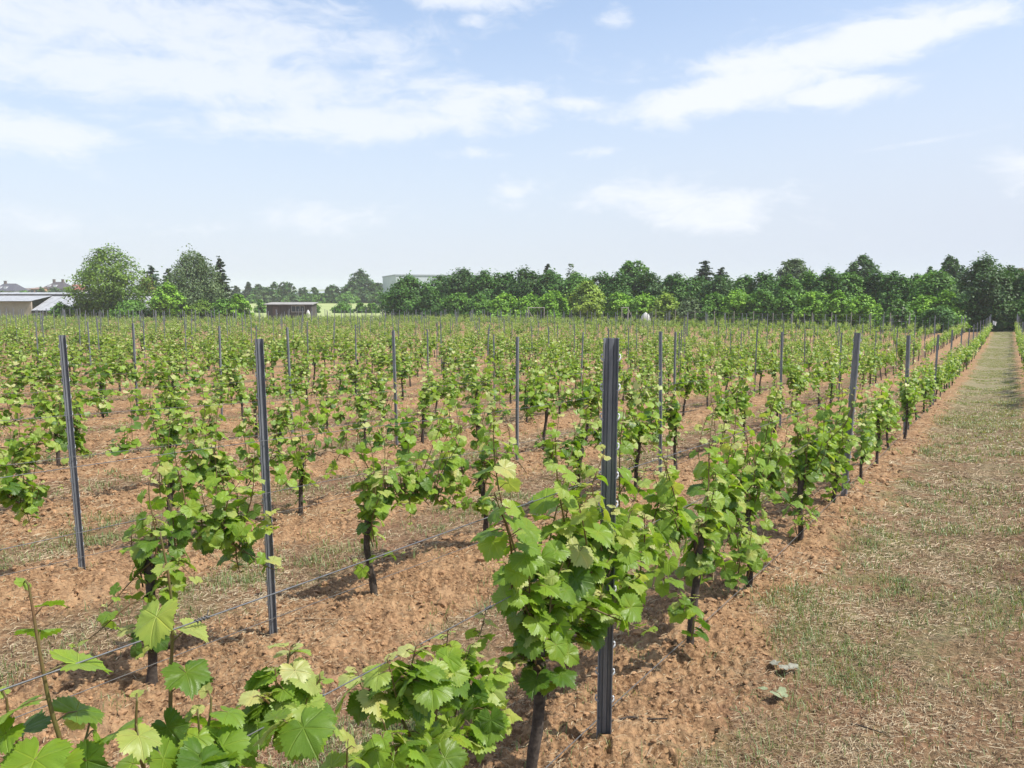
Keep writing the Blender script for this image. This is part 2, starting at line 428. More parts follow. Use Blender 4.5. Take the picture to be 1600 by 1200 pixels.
def build_field():
    xs = np.linspace(-130, 6, 60); ys = np.concatenate([np.linspace(114, 150, 12), np.linspace(155, 270, 24)])
    X, Y = np.meshgrid(xs, ys, indexing='ij')
    # sheared so that its right edge follows the hedge
    X = X - np.maximum(0, (Y - 114)) * 0.22 - 18
    Z = terrain(X, Y) + 0.05
    nx, ny = X.shape
    i = np.arange(nx - 1)[:, None] * ny; j = np.arange(ny - 1)[None, :]
    Q = np.stack([i + j, i + ny + j, i + ny + j + 1, i + j + 1], -1).reshape(-1, 4)
    m = MB(); m.add(np.stack([X, Y, Z], -1).reshape(-1, 3), Q)
    structure(link('field', m.mesh('field', M_FIELD)), 'pale green crop field beyond the vineyard')
build_field()

rng = np.random.default_rng(7)
random.seed(7)

# ------------------------------------------------------------------ grape leaves
def leaf_outline(n, rg, serr=0.06, lobes=1.0):
    keys = np.array([0, 30, 56, 86, 112, 140, 164, 180.0])
    rad = np.array([1.0, 0.85 - 0.08 * lobes, 0.95, 0.81 - 0.07 * lobes, 0.86, 0.79, 0.66, 0.16])
    rad = rad * (1 + 0.10 * (rg.random(8) - 0.5))
    th = np.linspace(-180, 180, n, endpoint=False) + 0.001
    r = np.interp(np.abs(th), keys, rad)
    side = 1 + 0.06 * (rg.random() - 0.5) * np.sign(th)
    r = r * side
    if serr:
        sg = np.where(np.arange(n) % 2 == 0, 1, -1)
        r = r * (1 + serr * sg * (np.abs(th) < 160))
    return np.radians(th), r
def leaf_proto(lod, rg):
    curl = rg.uniform(-0.10, 0.34); fold = rg.uniform(-0.05, 0.30); ph = rg.uniform(0, 6.28)
    def zf(x, y):
        r2 = x * x + y * y
        a = np.arctan2(x, y)
        return -curl * r2 * 0.6 + fold * np.abs(x) * 0.55 - 0.22 * np.maximum(y, 0) ** 2 + 0.05 * np.cos(5 * a + ph) * np.sqrt(r2) + 0.07 * np.sin(3 * a + ph * 2) * r2 + 0.12 * np.sqrt(r2) * np.abs(a - np.round(a)) * (1.2 - np.sqrt(r2)) + 0.03 * np.sin(9 * a + 14 * np.sqrt(r2) + ph)*np.sqrt(r2)
    if lod == 'A':
        n = 60
        th, r = leaf_outline(n, rg, 0.062, rg.uniform(0.2, 1.4))
        x0, y0 = r * np.sin(th), r * np.cos(th)
        V = [(0, 0)]
        xs = np.concatenate([[0], x0 * 0.36, x0 * 0.7, x0]); ys = np.concatenate([[0], y0 * 0.36, y0 * 0.7, y0])
        F = []
        for k in range(n - 0):
            k2 = (k + 1) % n
            F.append((0, 1 + k2, 1 + k))
        for ring in range(2):
            a = 1 + ring * n; c = a + n
            for k in range(n):
                k2 = (k + 1) % n
                F.append((a + k, a + k2, c + k2)); F.append((a + k, c + k2, c + k))
    elif lod == 'B':
        n = 14
        th, r = leaf_outline(n, rg, 0.05, 1.0)
        x0, y0 = r * np.sin(th), r * np.cos(th)
        xs = np.concatenate([[0], x0]); ys = np.concatenate([[0], y0])
        F = [(0, 1 + (k + 1) % n, 1 + k) for k in range(n)]
    else:
        xs = np.array([0, -0.75, -0.55, 0, 0.55, 0.75]); ys = np.array([-0.1, -0.35, 0.55, 1.0, 0.55, -0.35])
        F = [(0, 2, 1), (0, 3, 2), (0, 4, 3), (0, 5, 4)]
    z = zf(xs, ys)
    F = np.array(F)[:, ::-1] if lod != 'C' else np.array(F)
    V = np.stack([xs, ys, z], -1)
    # make sure the top side faces +z
    a, bb, c = V[F[0][0]], V[F[0][1]], V[F[0][2]]
    if np.cross(bb - a, c - a)[2] < 0: F = F[:, ::-1]
    uv = np.stack([xs, ys], -1) * 0.45 + 0.5
    return V * 0.5, F, uv
PROTO = {l: [leaf_proto(l, np.random.default_rng(50 + i)) for i in range(10 if l == 'A' else 5)] for l in 'ABC'}

def stamp(mb, lod, pos, mid, nrm, size, tone, rg, mat=0, protos=None):
    """leaves at pos with midrib direction mid, top normal nrm"""
    pos = np.asarray(pos); n = len(pos)
    if not n: return
    mid = mid / (np.linalg.norm(mid, axis=1, keepdims=True) + 1e-9)
    X = np.cross(mid, nrm); X /= np.linalg.norm(X, axis=1, keepdims=True) + 1e-9
    Z = np.cross(X, mid)
    PR = protos or PROTO[lod]
    pick = rg.integers(0, len(PR), n)
    for k, (V, Fc, uv) in enumerate(PR):
        ii = np.where(pick == k)[0]
        if not len(ii): continue
        S = size[ii][:, None, None]
        W_ = V[None, :, :] * S
        out = pos[ii][:, None, :] + W_[..., 0:1] * X[ii][:, None, :] + W_[..., 1:2] * mid[ii][:, None, :] + W_[..., 2:3] * Z[ii][:, None, :]
        nv = len(V)
        Fa = (Fc[None] + (np.arange(len(ii)) * nv)[:, None, None]).reshape(-1, Fc.shape[1])
        mb.add(out.reshape(-1, 3), Fa, mat, np.tile(uv, (len(ii), 1)), np.repeat(tone[ii], nv))

def shoot_curve(p0, p1, rg, sag=0.06, k=9):
    s = np.linspace(0, 1, k)[:, None]
    P = p0 + (p1 - p0) * s
    off = rg.normal(0, 1, 3) * sag * np.linalg.norm(p1 - p0)
    P = P + np.sin(s * np.pi) * off
    off2 = rg.normal(0, 1, 3) * sag * 0.4 * np.linalg.norm(p1 - p0)
    P = P + np.sin(s * 2 * np.pi) * off2
    P[:, 2] += 0.0
    return P
def shoot_leaves(P, rg, nodes, size0, lod, tip=True, start=0.06, tone_shift=0.0):
    """alternate leaves up a shoot; returns arrays and petiole lines"""
    s = np.linspace(start, 1.0, nodes) ** 0.95
    L = np.linspace(0, 1, len(P))
    C = np.stack([np.interp(s, L, P[:, i]) for i in range(3)], -1)
    ph = rg.uniform(0, 6.28) + np.pi * np.arange(nodes) + rg.normal(0, 0.65, nodes)
    D = np.stack([np.cos(ph), np.sin(ph), np.zeros(nodes)], -1)
    szf = np.interp(s, [0, 0.25, 0.6, 0.85, 1.0], [0.85, 1.0, 0.92, 0.55, 0.32]) * rg.uniform(0.72, 1.15, nodes)
    size = size0 * szf
    dr = rg.uniform(0.0, 1.15, nodes) * np.interp(s, [0, 0.7, 1], [1, 0.8, 0.25]) + np.interp(s, [0, 0.8, 1], [0.05, 0.05, -0.5])
    up = np.array([0, 0, 1.0])
    pet = D * (size * 0.50)[:, None] * 0.85 + up * (size * 0.22)[:, None] * rg.uniform(-0.3, 1.2, nodes)[:, None]
    B = C + pet
    mid = D * np.cos(dr)[:, None] - up * np.sin(dr)[:, None]
    side = np.cross(mid, np.cross(up, D)) 
    nrm = up * np.cos(dr)[:, None] + D * np.sin(dr)[:, None]
    tw = rg.normal(0, 0.38, nodes)
    lat = np.cross(up, D)
    nrm = nrm * np.cos(tw)[:, None] + lat * np.sin(tw)[:, None]
    mid = mid + lat * rg.normal(0, 0.3, nodes)[:, None]
    tone = np.clip(np.interp(s, [0, 0.5, 0.8, 1.0], [0.22, 0.44, 0.68, 1.0]) + rg.normal(0, 0.21, nodes) + tone_shift, 0, 1)
    return B, mid, nrm, size, tone, C

def trunk_mesh(rg, h, lean, sides=9, k=11, r0=0.021):
    m = MB()
    s = np.linspace(0, 1, k)
    wob = 0.020
    X = lean[0] * s + wob * np.sin(s * rg.uniform(4, 8) + rg.uniform(0, 6)) * s
    Y = lean[1] * s + wob * np.sin(s * rg.uniform(4, 8) + rg.uniform(0, 6)) * s
    Z = -0.10 + (h + 0.10) * s
    P = np.stack([X, Y, Z], -1)
    rad = r0 * np.interp(s, [0, 0.12, 0.3, 0.8, 0.93, 1], [1.45, 1.15, 0.95, 0.9, 1.35, 1.0]) * (1 + 0.16 * (rg.random(k) - 0.5))
    m.tube(P, rad, sides, rng=rg, rough=0.30)
    return m, P[-1]

def vine_geometry(rg, trunk_h=0.66, canes=(1,), nshoot=9, lod='B', leaf=0.125, height=0.52, nodes=(7, 12), density=1.0, suckers=0, explicit=(), lean=None):
    """returns dict of meshes: trunk MB, cane MB list, shoots [(stem MB, leaves MB)]"""
    lean = lean if lean is not None else rg.normal(0, 0.035, 2)
    hi = lod == 'A'
    sides = 9 if hi else (6 if lod == 'B' else 4)
    tm, top = trunk_mesh(rg, trunk_h, lean, sides, 13 if hi else (9 if lod == 'B' else 4))
    out = {'trunk': tm, 'canes': [], 'shoots': []}
    curves = []
    for c in canes:
        ln = rg.uniform(0.50, 0.78)
        k = 10 if hi else 6
        s = np.linspace(0, 1, k)
        rise = rg.uniform(0.07, 0.17)
        P = np.stack([top[0] + c * ln * s, top[1] + rg.normal(0, 0.03) * np.sin(s * 3), top[2] - 0.03 + rise * np.sin(s * 2.5) - 0.16 * s ** 2], -1)
        curves.append(P)
        m = MB(); m.tube(P, np.linspace(0.0062, 0.0046, k), 6 if hi else 4, rng=rg, rough=0.2)
        out['canes'].append(m)
    def add_shoot(p0, p1, nd, sz, ts=0.0, sag=0.06, start=0.05, rad=0.0042):
        P = shoot_curve(p0, p1, rg, sag)
        st = MB(); lv = MB()
        k = len(P)
        st.tube(P if lod != 'C' else P[::4], np.linspace(rad, rad * 0.4, k if lod != 'C' else len(P[::4])), 6 if hi else 3, cap=hi)
        B, mid, nrm, size, tone, C = shoot_leaves(P, rg, nd, sz, lod, start=start, tone_shift=ts)
        if hi:
            for a, b_ in zip(C, B):
                q = np.stack([a, a * 0.4 + b_ * 0.6 + np.array([0, 0, 0.006]), b_])
                st.tube(q, [0.0018, 0.0014, 0.0013], 4, cap=False)
        stamp(lv, lod, B, mid, nrm, size, tone, rg)
        out['shoots'].append((st, lv))
    for e in explicit: add_shoot(*e)
    for i in range(nshoot):
        if curves and (rg.random() < 0.75):
            P = curves[rg.integers(len(curves))]; q = rg.uniform(0.08, 1.0)
            p0 = np.array([np.interp(q, np.linspace(0, 1, len(P)), P[:, a]) for a in range(3)])
        else:
            p0 = top + np.array([rg.normal(0, 0.03), rg.normal(0, 0.03), rg.uniform(-0.26, 0.02)])
        long = rg.random() < 0.42
        hgt = height * (rg.uniform(0.8, 1.15) if long else rg.uniform(0.25, 0.62))
        d = np.array([rg.normal(0, 0.20), rg.normal(0, 0.20), 1.0]) * hgt
        if rg.random() < 0.30: d = np.array([rg.normal(0, 0.4), rg.normal(0, 0.28), rg.uniform(-0.5, 0.3)]) * 0.5
        nd = int(rg.integers(*nodes) * (1.0 if long else 0.75) * density)
        add_shoot(p0, p0 + d, max(4, nd), leaf * (1.0 if long else 0.92))
    for i in range(suckers):
        p0 = np.array([rg.normal(0, 0.02), rg.normal(0, 0.02), rg.uniform(0.02, 0.25)])
        d = np.array([rg.normal(0, 0.13), rg.normal(0, 0.13), rg.uniform(0.02, 0.25)])
        add_shoot(p0, p0 + d, int(rg.integers(4, 7)), leaf * 0.95, -0.15)
    return out

def vine_base(t, L):
    x, y = xy(t, L); return x, y, gz(x, y)
def vine_empty(t, L, label, rot=0.0, scale=1.0):
    x, y, z = vine_base(t, L)
    e = link('grapevine', None, None, (x, y, z), ROWROT + rot)
    e.scale = (scale, scale, scale); e.empty_display_size = 0.1
    tag(e, label, 'grapevine', 'grapevines planted in rows')
    return e
def emit_vine(e, g, hi):
    link('trunk', g['trunk'].mesh('trunk', M_BARK), e)
    for c in g['canes']: link('cane', c.mesh('cane', M_CANE), e)
    if hi:
        for st, lv in g['shoots']:
            s = link('shoot', st.mesh('shoot', M_STEM), e)
            link('foliage', lv.mesh('foliage', M_VINE), s)
    else:
        m = MB(); 
        for st, lv in g['shoots']:
            for q, mi in ((st, 1), (lv, 0)):
                for v, f, uv, tn, n0 in zip(q.v, q.f, q.uv, q.tone, np.concatenate([[0], np.cumsum([len(a) for a in q.v])[:-1]])):
                    m.add(v, f - n0, mi, uv, tn)
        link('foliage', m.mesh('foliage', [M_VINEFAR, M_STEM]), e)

def pix(px, py, L):
    """world point where the sight line of a photograph pixel meets the upright plane of a row (used once, to read off the nearest shoots)"""
    p = math.atan(150 / F); c = (px - 800) / F; u = -(py - 600) / F
    d = np.array([c, math.cos(p) + u * math.sin(p), -math.sin(p) + u * math.cos(p)])
    k = L / (d[0] * ND[0] + d[1] * ND[1]); q = d * k
    return q[0] * RD[0] + q[1] * RD[1], q[2] + CAMH     # t along the row, world z
def lp(px, py, L, t0, dl=0.0):
    t, z = pix(px, py, L + dl)
    x, y, gz0 = vine_base(t0, L)
    return np.array([t - t0, dl, z - gz0])

def rows_in_view():
    """all vine places: (dist, row k, index j, t, L)"""
    out = []
    for k in range(-1, 60):
        L = L1 + k * DL
        for j in range(-3, 80):
            t = 2.22 + j * VT
            # a vine is missing here and there
            if t > TEND: break
            jit = (hsh(np.int64(k + 50), np.int64(j + 50), 5) - 0.5) * 0.22
            t += float(jit)
            x, y = xy(t, L)
            if y > yend(x) or y < 0.4: continue
            px = 800 + F * x / y
            mar = F * 0.7 / y
            if px < -mar or px > 1600 + mar: continue
            if k == -1 and t < 20: continue
            if k > 0 and float(hsh(np.int64(k + 31), np.int64(j + 77), 3)) < 0.045: continue
            out.append((math.hypot(x, y), k, j, t, L))
    out.sort()
    return out
places = rows_in_view()
rowname = lambda k: ('vineyard row right of the grass path' if k < 0 else 'vineyard row bordering the grass path' if k == 0 else ordn(k + 1) + ' vineyard row from the grass path')
first_j = {}
for d_, k, j, t, L in sorted(places, key=lambda q: q[3]): first_j.setdefault(k, j)

SPECIAL = {}
# nearest vine, lower left corner of the view: canes both ways, two tall shoots read off the photograph
def special_vines():
    La = L1
    t0 = 1.14
    ex = []
    def E(pxs, nd, sz, dl=0.0, dl2=None, ts=0.0, sag=0.03, start=0.05, rad=0.0045):
        p0 = lp(*pxs[0], La, t0, dl); p1 = lp(*pxs[1], La, t0, dl if dl2 is None else dl2)
        ex.append((p0, p1, int(nd * (1.0 if La and pxs[0][0] < 400 else 1.35)), sz, ts, sag, start, rad))
    E(((118, 1215), (45, 915)), 8, 0.118, 0.0, 0.02, -0.15)
    E(((272, 1190), (252, 842)), 9, 0.112, 0.0, 0.0, -0.15)
    E(((300, 1230), (330, 1090)), 5, 0.12, -0.05, -0.05)
    E(((60, 1230), (10, 1090)), 4, 0.12, 0.05, 0.05, 0.0)
    E(((440, 1150), (430, 1045)), 7, 0.115)
    E(((450, 1160), (500, 1060)), 7, 0.12, 0.0, -0.06)
    E(((640, 1150), (605, 1030)), 10, 0.115, -0.02, -0.02)
    E(((680, 1130), (700, 985)), 11, 0.115, 0.0, 0.0)
    E(((710, 1120), (760, 950)), 10, 0.11, 0.02, 0.05)
    E(((650, 1180), (740, 1150)), 8, 0.12, -0.05, -0.08, -0.2)
    E(((620, 1220), (600, 1130)), 7, 0.12, -0.04, -0.10)
    for (a_, b_) in [((90, 1235), (140, 1130)), ((335, 1235), (310, 1120)), ((232, 1225), (214, 1095))]:
        E((a_, b_), 5, 0.122, float(rng.normal(0, 0.05)), float(rng.normal(0, 0.05)), 0.05)
    for (a_, b_) in [((600, 1120), (560, 1050)), ((640, 1100), (650, 1010)), ((700, 1090), (735, 1010)), ((730, 1080), (790, 1040)), ((690, 1140), (640, 1190)), ((740, 1130), (720, 1190)), ((760, 1110), (790, 1130)), ((670, 1080), (690, 1030)), ((620, 1170), (570, 1190)), ((450, 1130), (410, 1090)), ((455, 1140), (490, 1140)), ((440, 1120), (455, 1010)), ((300, 1200), (345, 1150))]:
        E((a_, b_), 9, 0.112, float(rng.normal(0, 0.06)), float(rng.normal(0, 0.08)), 0.05)
    SPECIAL[(0, -1)] = dict(t=t0, kw=dict(trunk_h=0.60, canes=(-1,), nshoot=5, explicit=list(ex), leaf=0.12, height=0.32, nodes=(8, 11)), label='nearest grapevine, cut by the lower frame edge, with two tall thin shoots at its left')
    ex.clear(); t0 = 2.22
    E(((838, 985), (772, 640)), 14, 0.115, 0.0, 0.10, 0.15)
    E(((840, 990), (895, 700)), 12, 0.125, 0.0, 0.0, -0.05)
    E(((850, 985), (930, 800)), 9, 0.13, -0.04, -0.06)
    E(((835, 1000), (790, 880)), 9, 0.125, 0.0, 0.02)
    E(((845, 1010), (880, 880)), 9, 0.125, -0.06, -0.10)
    E(((840, 1040), (870, 1075)), 6, 0.125, -0.02, -0.06, -0.25)
    E(((835, 1030), (905, 990)), 7, 0.12, -0.02, -0.02, -0.2)
    E(((900, 940), (985, 740)), 10, 0.11, 0.0, 0.0)
    E(((930, 930), (950, 810)), 9, 0.12, -0.03, -0.02, -0.1)
    E(((960, 920), (1000, 850)), 8, 0.11, 0.0, 0.03)
    for (a_, b_) in [((890, 880), (868, 690)), ((880, 880), (945, 705)), ((930, 870), (1010, 730)), ((800, 920), (772, 770)), ((960, 860), (975, 640)), ((1000, 860), (1040, 735))]:
        E((a_, b_), 9, 0.125, 0.0, float(rng.normal(0, 0.08)), -0.02)
    for (a_, b_) in [((925, 900), (905, 790)), ((935, 960), (960, 860)), ((950, 900), (985, 800)), ((915, 990), (940, 930)), ((960, 950), (1000, 900)), ((940, 860), (925, 760))]:
        E((a_, b_), 8, 0.125, -0.07, float(-0.10 + rng.normal(0, 0.04)), 0.0)
    for q in range(5):
        bx, by = float(rng.uniform(800, 960)), float(rng.uniform(880, 1020))
        E(((bx, by), (bx + float(rng.uniform(-35, 35)), by - float(rng.uniform(30, 110)))), 8, 0.115, float(rng.normal(0, 0.06)), float(rng.normal(0, 0.09)), 0.05)
    for (a_, b_) in [((850, 960), (900, 890)), ((880, 930), (925, 870)), ((920, 900), (900, 810)), ((870, 980), (920, 1010)), ((840, 1010), (800, 1040)), ((900, 960), (960, 960)), ((860, 900), (830, 850)), ((930, 880), (1000, 800))]:
        E((a_, b_), 9, 0.118, float(rng.normal(0, 0.06)), float(rng.normal(0, 0.08)), 0.0)
    SPECIAL[(0, 0)] = dict(t=t0, kw=dict(trunk_h=0.62, canes=(1,), nshoot=12, explicit=list(ex), leaf=0.12, height=0.38, nodes=(9, 13), lean=np.array([0.05, 0.0])), label='full grapevine with a thin curved trunk just before the nearest grey post')
    ex.clear(); t0 = 3.86
    E(((1085, 850), (1115, 640)), 11, 0.12, 0.0, 0.0)
    E(((1060, 860), (1020, 740)), 9, 0.115, 0.0, 0.03)
    E(((1000, 900), (1010, 820)), 10, 0.09, 0.0, 0.0, 0.25)
    E(((1020, 900), (1060, 790)), 10, 0.10, -0.03, -0.03, 0.1)
    E(((1080, 900), (1120, 780)), 9, 0.12, 0.0, -0.05)
    E(((1070, 960), (1060, 930)), 7, 0.125, -0.04, -0.08, -0.25)
    E(((1080, 1000), (1085, 930)), 6, 0.12, -0.05, -0.06, -0.2)
    E(((990, 900), (960, 930)), 8, 0.11, -0.02, -0.04, -0.2)
    E(((1090, 1035), (1175, 1066)), 7, 0.085, -0.05, -0.30, -0.1)
    E(((1130, 860), (1180, 770)), 9, 0.11, 0.0, 0.0)
    for q in range(16):
        bx, by = float(rng.uniform(985, 1190)), float(rng.uniform(820, 930))
        E(((bx, by), (bx + float(rng.uniform(-35, 35)), by - float(rng.uniform(35, 115)))), 8, 0.108, float(rng.normal(0, 0.06)), float(rng.normal(0, 0.09)), 0.05)
    SPECIAL[(0, 1)] = dict(t=t0, kw=dict(trunk_h=0.62, canes=(-1, 1), nshoot=14, explicit=list(ex), leaf=0.112, height=0.42, nodes=(9, 14)), label='broad grapevine just past the nearest grey post, with a leafy sucker lying on the soil')
special_vines()

N_IND = 296
near_set = places[:N_IND]
far_set = places[N_IND:]
# shared-geometry variants for the middle distance: (rows seen further away keep these)
VAR = []
def variant(i):
    rg = np.random.default_rng(300 + i)
    g = vine_geometry(rg, rg.uniform(0.50, 0.64), [(1, -1), (-1, 1), (1, -1), (1,)][i % 4], int(rg.integers(25, 35)), 'B', 0.116, rg.uniform(0.42, 0.58), (8, 13), 1.0, int(i % 2 == 0) * 3)
    return g
def look(rg, sc_):
    return 'tall' if sc_ > 1.08 else 'low' if sc_ < 0.93 else 'leafy'
rgv = np.random.default_rng(99)
var_src = []
for i in range(16): var_src.append(None)
ADJ = ['', '', '']
cnt = 0
for d_, k, j, t, L in near_set:
    pos_i = j - first_j[k] + 1
    sc_ = float(rgv.uniform(0.84, 1.14)) * (1.0 if k != 0 else 0.98)
    if k == 0 and d_ > 9: sc_ *= 0.92
    lab = '%s grapevine, %s vine along the %s' % (look(rgv, sc_), ordn(pos_i), rowname(k))
    hi = d_ < 8.2
    if (k, j) in SPECIAL:
        S = SPECIAL[(k, j)]
        g = vine_geometry(np.random.default_rng(1000 + j), lod='A', **S['kw'])
        emit_vine(vine_empty(S['t'], L, S['label']), g, True)
    elif hi:
        rg = np.random.default_rng(2000 + 50 * k + j)
        g = vine_geometry(rg, rg.uniform(0.50, 0.62), [(1, -1), (-1, 1), (1,)][int(rg.integers(3))], int(rg.integers(26, 34)) + (10 if k == 0 else 0), 'A', 0.116, rg.uniform(0.46, 0.64), (8, 13), 1.0, int(rg.integers(1, 5)))
        emit_vine(vine_empty(t, L + rg.normal(0, 0.03), lab), g, True)
    else:
        i = int(rgv.integers(16))
        rot = math.pi * int(rgv.integers(2)) + rgv.normal(0, 0.12)
        e = vine_empty(t, L + rgv.normal(0, 0.04), lab, rot, sc_)
        if var_src[i] is None:
            emit_vine(e, variant(i), False); var_src[i] = e
        else:
            for ch in list(var_src[i].children):
                c = ch.copy(); COL.objects.link(c); c.parent = e
# the rest of the vineyard as one mass
def far_mass():
    rg = np.random.default_rng(5)
    protos = []
    for i in range(10):
        g = vine_geometry(rg, rg.uniform(0.50, 0.64), [(1, -1), (-1, 1), (1,)][i % 3], 22, 'C', 0.130, 0.44, (7, 12), 1.0)
        V = []; Fq = []; Ft = []; T = []; n = 0; M4 = []; 
        parts = [(g['trunk'], 1)] + [(c, 1) for c in g['canes']] + [(l, 0) for _, l in g['shoots']]
        for q, mi in parts:
            V += q.v; T += q.tone
            for f in q.f:
                (Fq if f.shape[1] == 4 else Ft).append((f + n, mi))
            n += q.n
        V = np.concatenate(V); T = np.concatenate(T)
        F3 = np.concatenate([f for f, _ in Ft]); m3 = np.concatenate([np.full(len(f), mi) for f, mi in Ft])
        F4 = np.concatenate([f for f, _ in Fq]); m4 = np.concatenate([np.full(len(f), mi) for f, mi in Fq])
        protos.append((V, T, F3, m3, F4, m4))
    m = MB()
    for d_, k, j, t, L in far_set:
        V, T, F3, m3, F4, m4 = protos[int(rg.integers(len(protos)))]
        a = ROWROT + math.pi * int(rg.integers(2)) + rg.normal(0, 0.1)
        s = rg.uniform(0.74, 1.10)
        x, y, z = vine_base(t, L + rg.normal(0, 0.04))
        c, sn = math.cos(a) * s, math.sin(a) * s
        W_ = np.stack([V[:, 0] * c - V[:, 1] * sn + x, V[:, 0] * sn + V[:, 1] * c + y, V[:, 2] * s + z], -1)
        for mi in (0, 1):
            pass
        n0 = m.n
        m.add(W_, F3, 0, None, np.clip(T + rg.normal(0, 0.05), 0, 1)); m.m[-1] = m3.astype(np.int32)
        m.v.append(np.zeros((0, 3))); m.f.append(F4 + n0); m.m.append(m4.astype(np.int32)); m.uv.append(np.zeros((0, 2))); m.tone.append(np.zeros(0))
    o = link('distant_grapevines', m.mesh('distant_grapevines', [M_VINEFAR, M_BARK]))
    o['kind'] = 'stuff'; tag(o, 'far rows of small green grapevines towards the trees and buildings', 'grapevines')
far_mass()

# ------------------------------------------------------------------ posts
PH = 1.60
def post_profile():
    # open omega section, 62 mm across (local x along the row is the narrow side)
    o_ = np.array([(-0.031, -0.016), (-0.031, 0.006), (-0.022, 0.016), (-0.010, 0.016), (-0.0065, 0.009), (0.0065, 0.009), (0.010, 0.016), (0.022, 0.016), (0.031, 0.006), (0.031, -0.016)])
    c = o_.mean(0); th = 0.0035
    inn = []
    for i in range(len(o_)):
        a = o_[max(i - 1, 0)]; b_ = o_[min(i + 1, len(o_) - 1)]
        d = (b_ - a); d /= np.linalg.norm(d); nrm = np.array([d[1], -d[0]])
        inn.append(o_[i] + nrm * th)
    return o_, np.array(inn)
def post_mesh(h, below=0.25):
    o_, i_ = post_profile()
    ring = np.concatenate([o_, i_[::-1]]); n = len(ring); k = len(o_)
    m = MB()
    zs = [-below, h * 0.33, h * 0.66, h]
    V = np.concatenate([np.concatenate([ring, np.full((n, 1), z)], 1) for z in zs])
    Q = [(a * n + j, a * n + (j + 1) % n, (a + 1) * n + (j + 1) % n, (a + 1) * n + j) for a in range(3) for j in range(n)]
    m.add(V, np.array(Q)[:, ::-1])
    cap = [((3 * n) + j, (3 * n) + j + 1, (3 * n) + n - 2 - j, (3 * n) + n - 1 - j) for j in range(k - 1)]
    m.v.append(np.zeros((0, 3))); m.f.append(np.array(cap)); m.m.append(np.zeros(len(cap), np.int32)); m.uv.append(np.zeros((0, 2))); m.tone.append(np.zeros(0))
    return m.mesh('profile', M_STEEL, smooth=False)
def hook_mesh():
    m = MB()
    P = np.array([(-0.003, 0, 0), (0.004, 0, 0.004), (0.0085, 0, 0.013), (0.0065, 0, 0.022), (0.002, 0, 0.026)])
    m.tube(P, 0.0040, 6)
    return m.mesh('hook', M_HOOK)
def post_mesh_far(h):
    m = MB()
    m.box(-0.019, 0.019, -0.012, 0.012, -0.15, h)
    m.box(-0.023, -0.019, -0.014, -0.001, 0.1, h - 0.002); m.box(0.019, 0.023, -0.014, -0.001, 0.1, h - 0.002)
    return m.mesh('profile', M_STEEL, smooth=False)
ME_POST = post_mesh(PH); ME_HOOK = hook_mesh(); ME_PFAR = post_mesh_far(PH)
plist = []
for k in range(-1, 60):
    L = L1 + k * DL
    for j in range(0, 16):
        off = float(hsh(np.int64(k + 90), np.int64(7), 9) - 0.5) * (0.0 if k < 3 else 1.0)
        t = T1 + 0.11 * max(0, min(k, 3)) + j * DT + off
        if t > TEND + 0.5: break
        x, y = xy(t, L)
        if y > yend(x) or y < 0.3: continue
        px = 800 + F * x / y
        if px < -40 or px > 1640 or (k == -1 and t < 14): continue
        plist.append((math.hypot(x, y), k, j, t, L))
plist.sort()
rgp = np.random.default_rng(21)
first_p = {}
for d_, k, j, t, L in sorted(plist, key=lambda q: q[3]): first_p.setdefault(k, j)
far_posts = MB()
PLAB = {(0, 0): 'tall dark grey notched steel post nearest the camera, beside the grass path', (1, 0): 'grey notched steel post standing first in the second row from the grass path', (2, 0): 'grey notched steel post standing first in the third row from the grass path'}
for i, (d_, k, j, t, L) in enumerate(plist):
    if (k, j) == (0, 0): t, L = 2.745, 1.258
    x, y = xy(t, L)
    zb = gz(x, y)
    tilt = (rgp.normal(0, 0.018), rgp.normal(0, 0.018)); hs = float(rgp.uniform(0.95, 1.05)); rz = ROWROT + math.pi / 2 + rgp.normal(0, 0.25)
    if (k, j) in PLAB:
        tilt = [(0.0, 0.004), (0.0, -0.012), (0.0, -0.018)][k]; hs = 1.0; rz = [-0.12, 0.62, 0.72][k]
    if i < 298:
        lab = PLAB.get((k, j)) or '%s grey steel post along the %s' % (ordn(j - first_p[k] + 1), rowname(k))
        e = link('vine_post', None, None, (x, y, zb))
        e.rotation_euler = (tilt[0], tilt[1], rz); e.scale = (0.94 if k == 0 else 0.64, 1 if k == 0 else 0.72, hs); e.empty_display_size = 0.1
        tag(e, lab, 'vine post', 'grey steel vineyard posts')
        if d_ < 16:
            link('profile', ME_POST, e)
            if d_ < 9:
                for q in range(13):
                    for sx in (-1, 1):
                        h_ = link('hook', ME_HOOK, e, (sx * 0.0305, 0.004, 0.17 + q * 0.112))
                        if sx < 0: h_.rotation_euler = (0, 0, math.pi)
        else:
            link('profile', ME_PFAR, e)
    else:
        m = MB(); c = math.cos(rz); s = math.sin(rz)
        far_posts.box(x - 0.03, x + 0.03, y - 0.02, y + 0.02, zb - 0.1, zb + PH * hs)
if far_posts.n:
    o = link('distant_vine_posts', far_posts.mesh('distant_vine_posts', M_STEEL, False)); o['kind'] = 'stuff'
    tag(o, 'far grey steel posts crowding together at the end of the vineyard', 'vine posts')

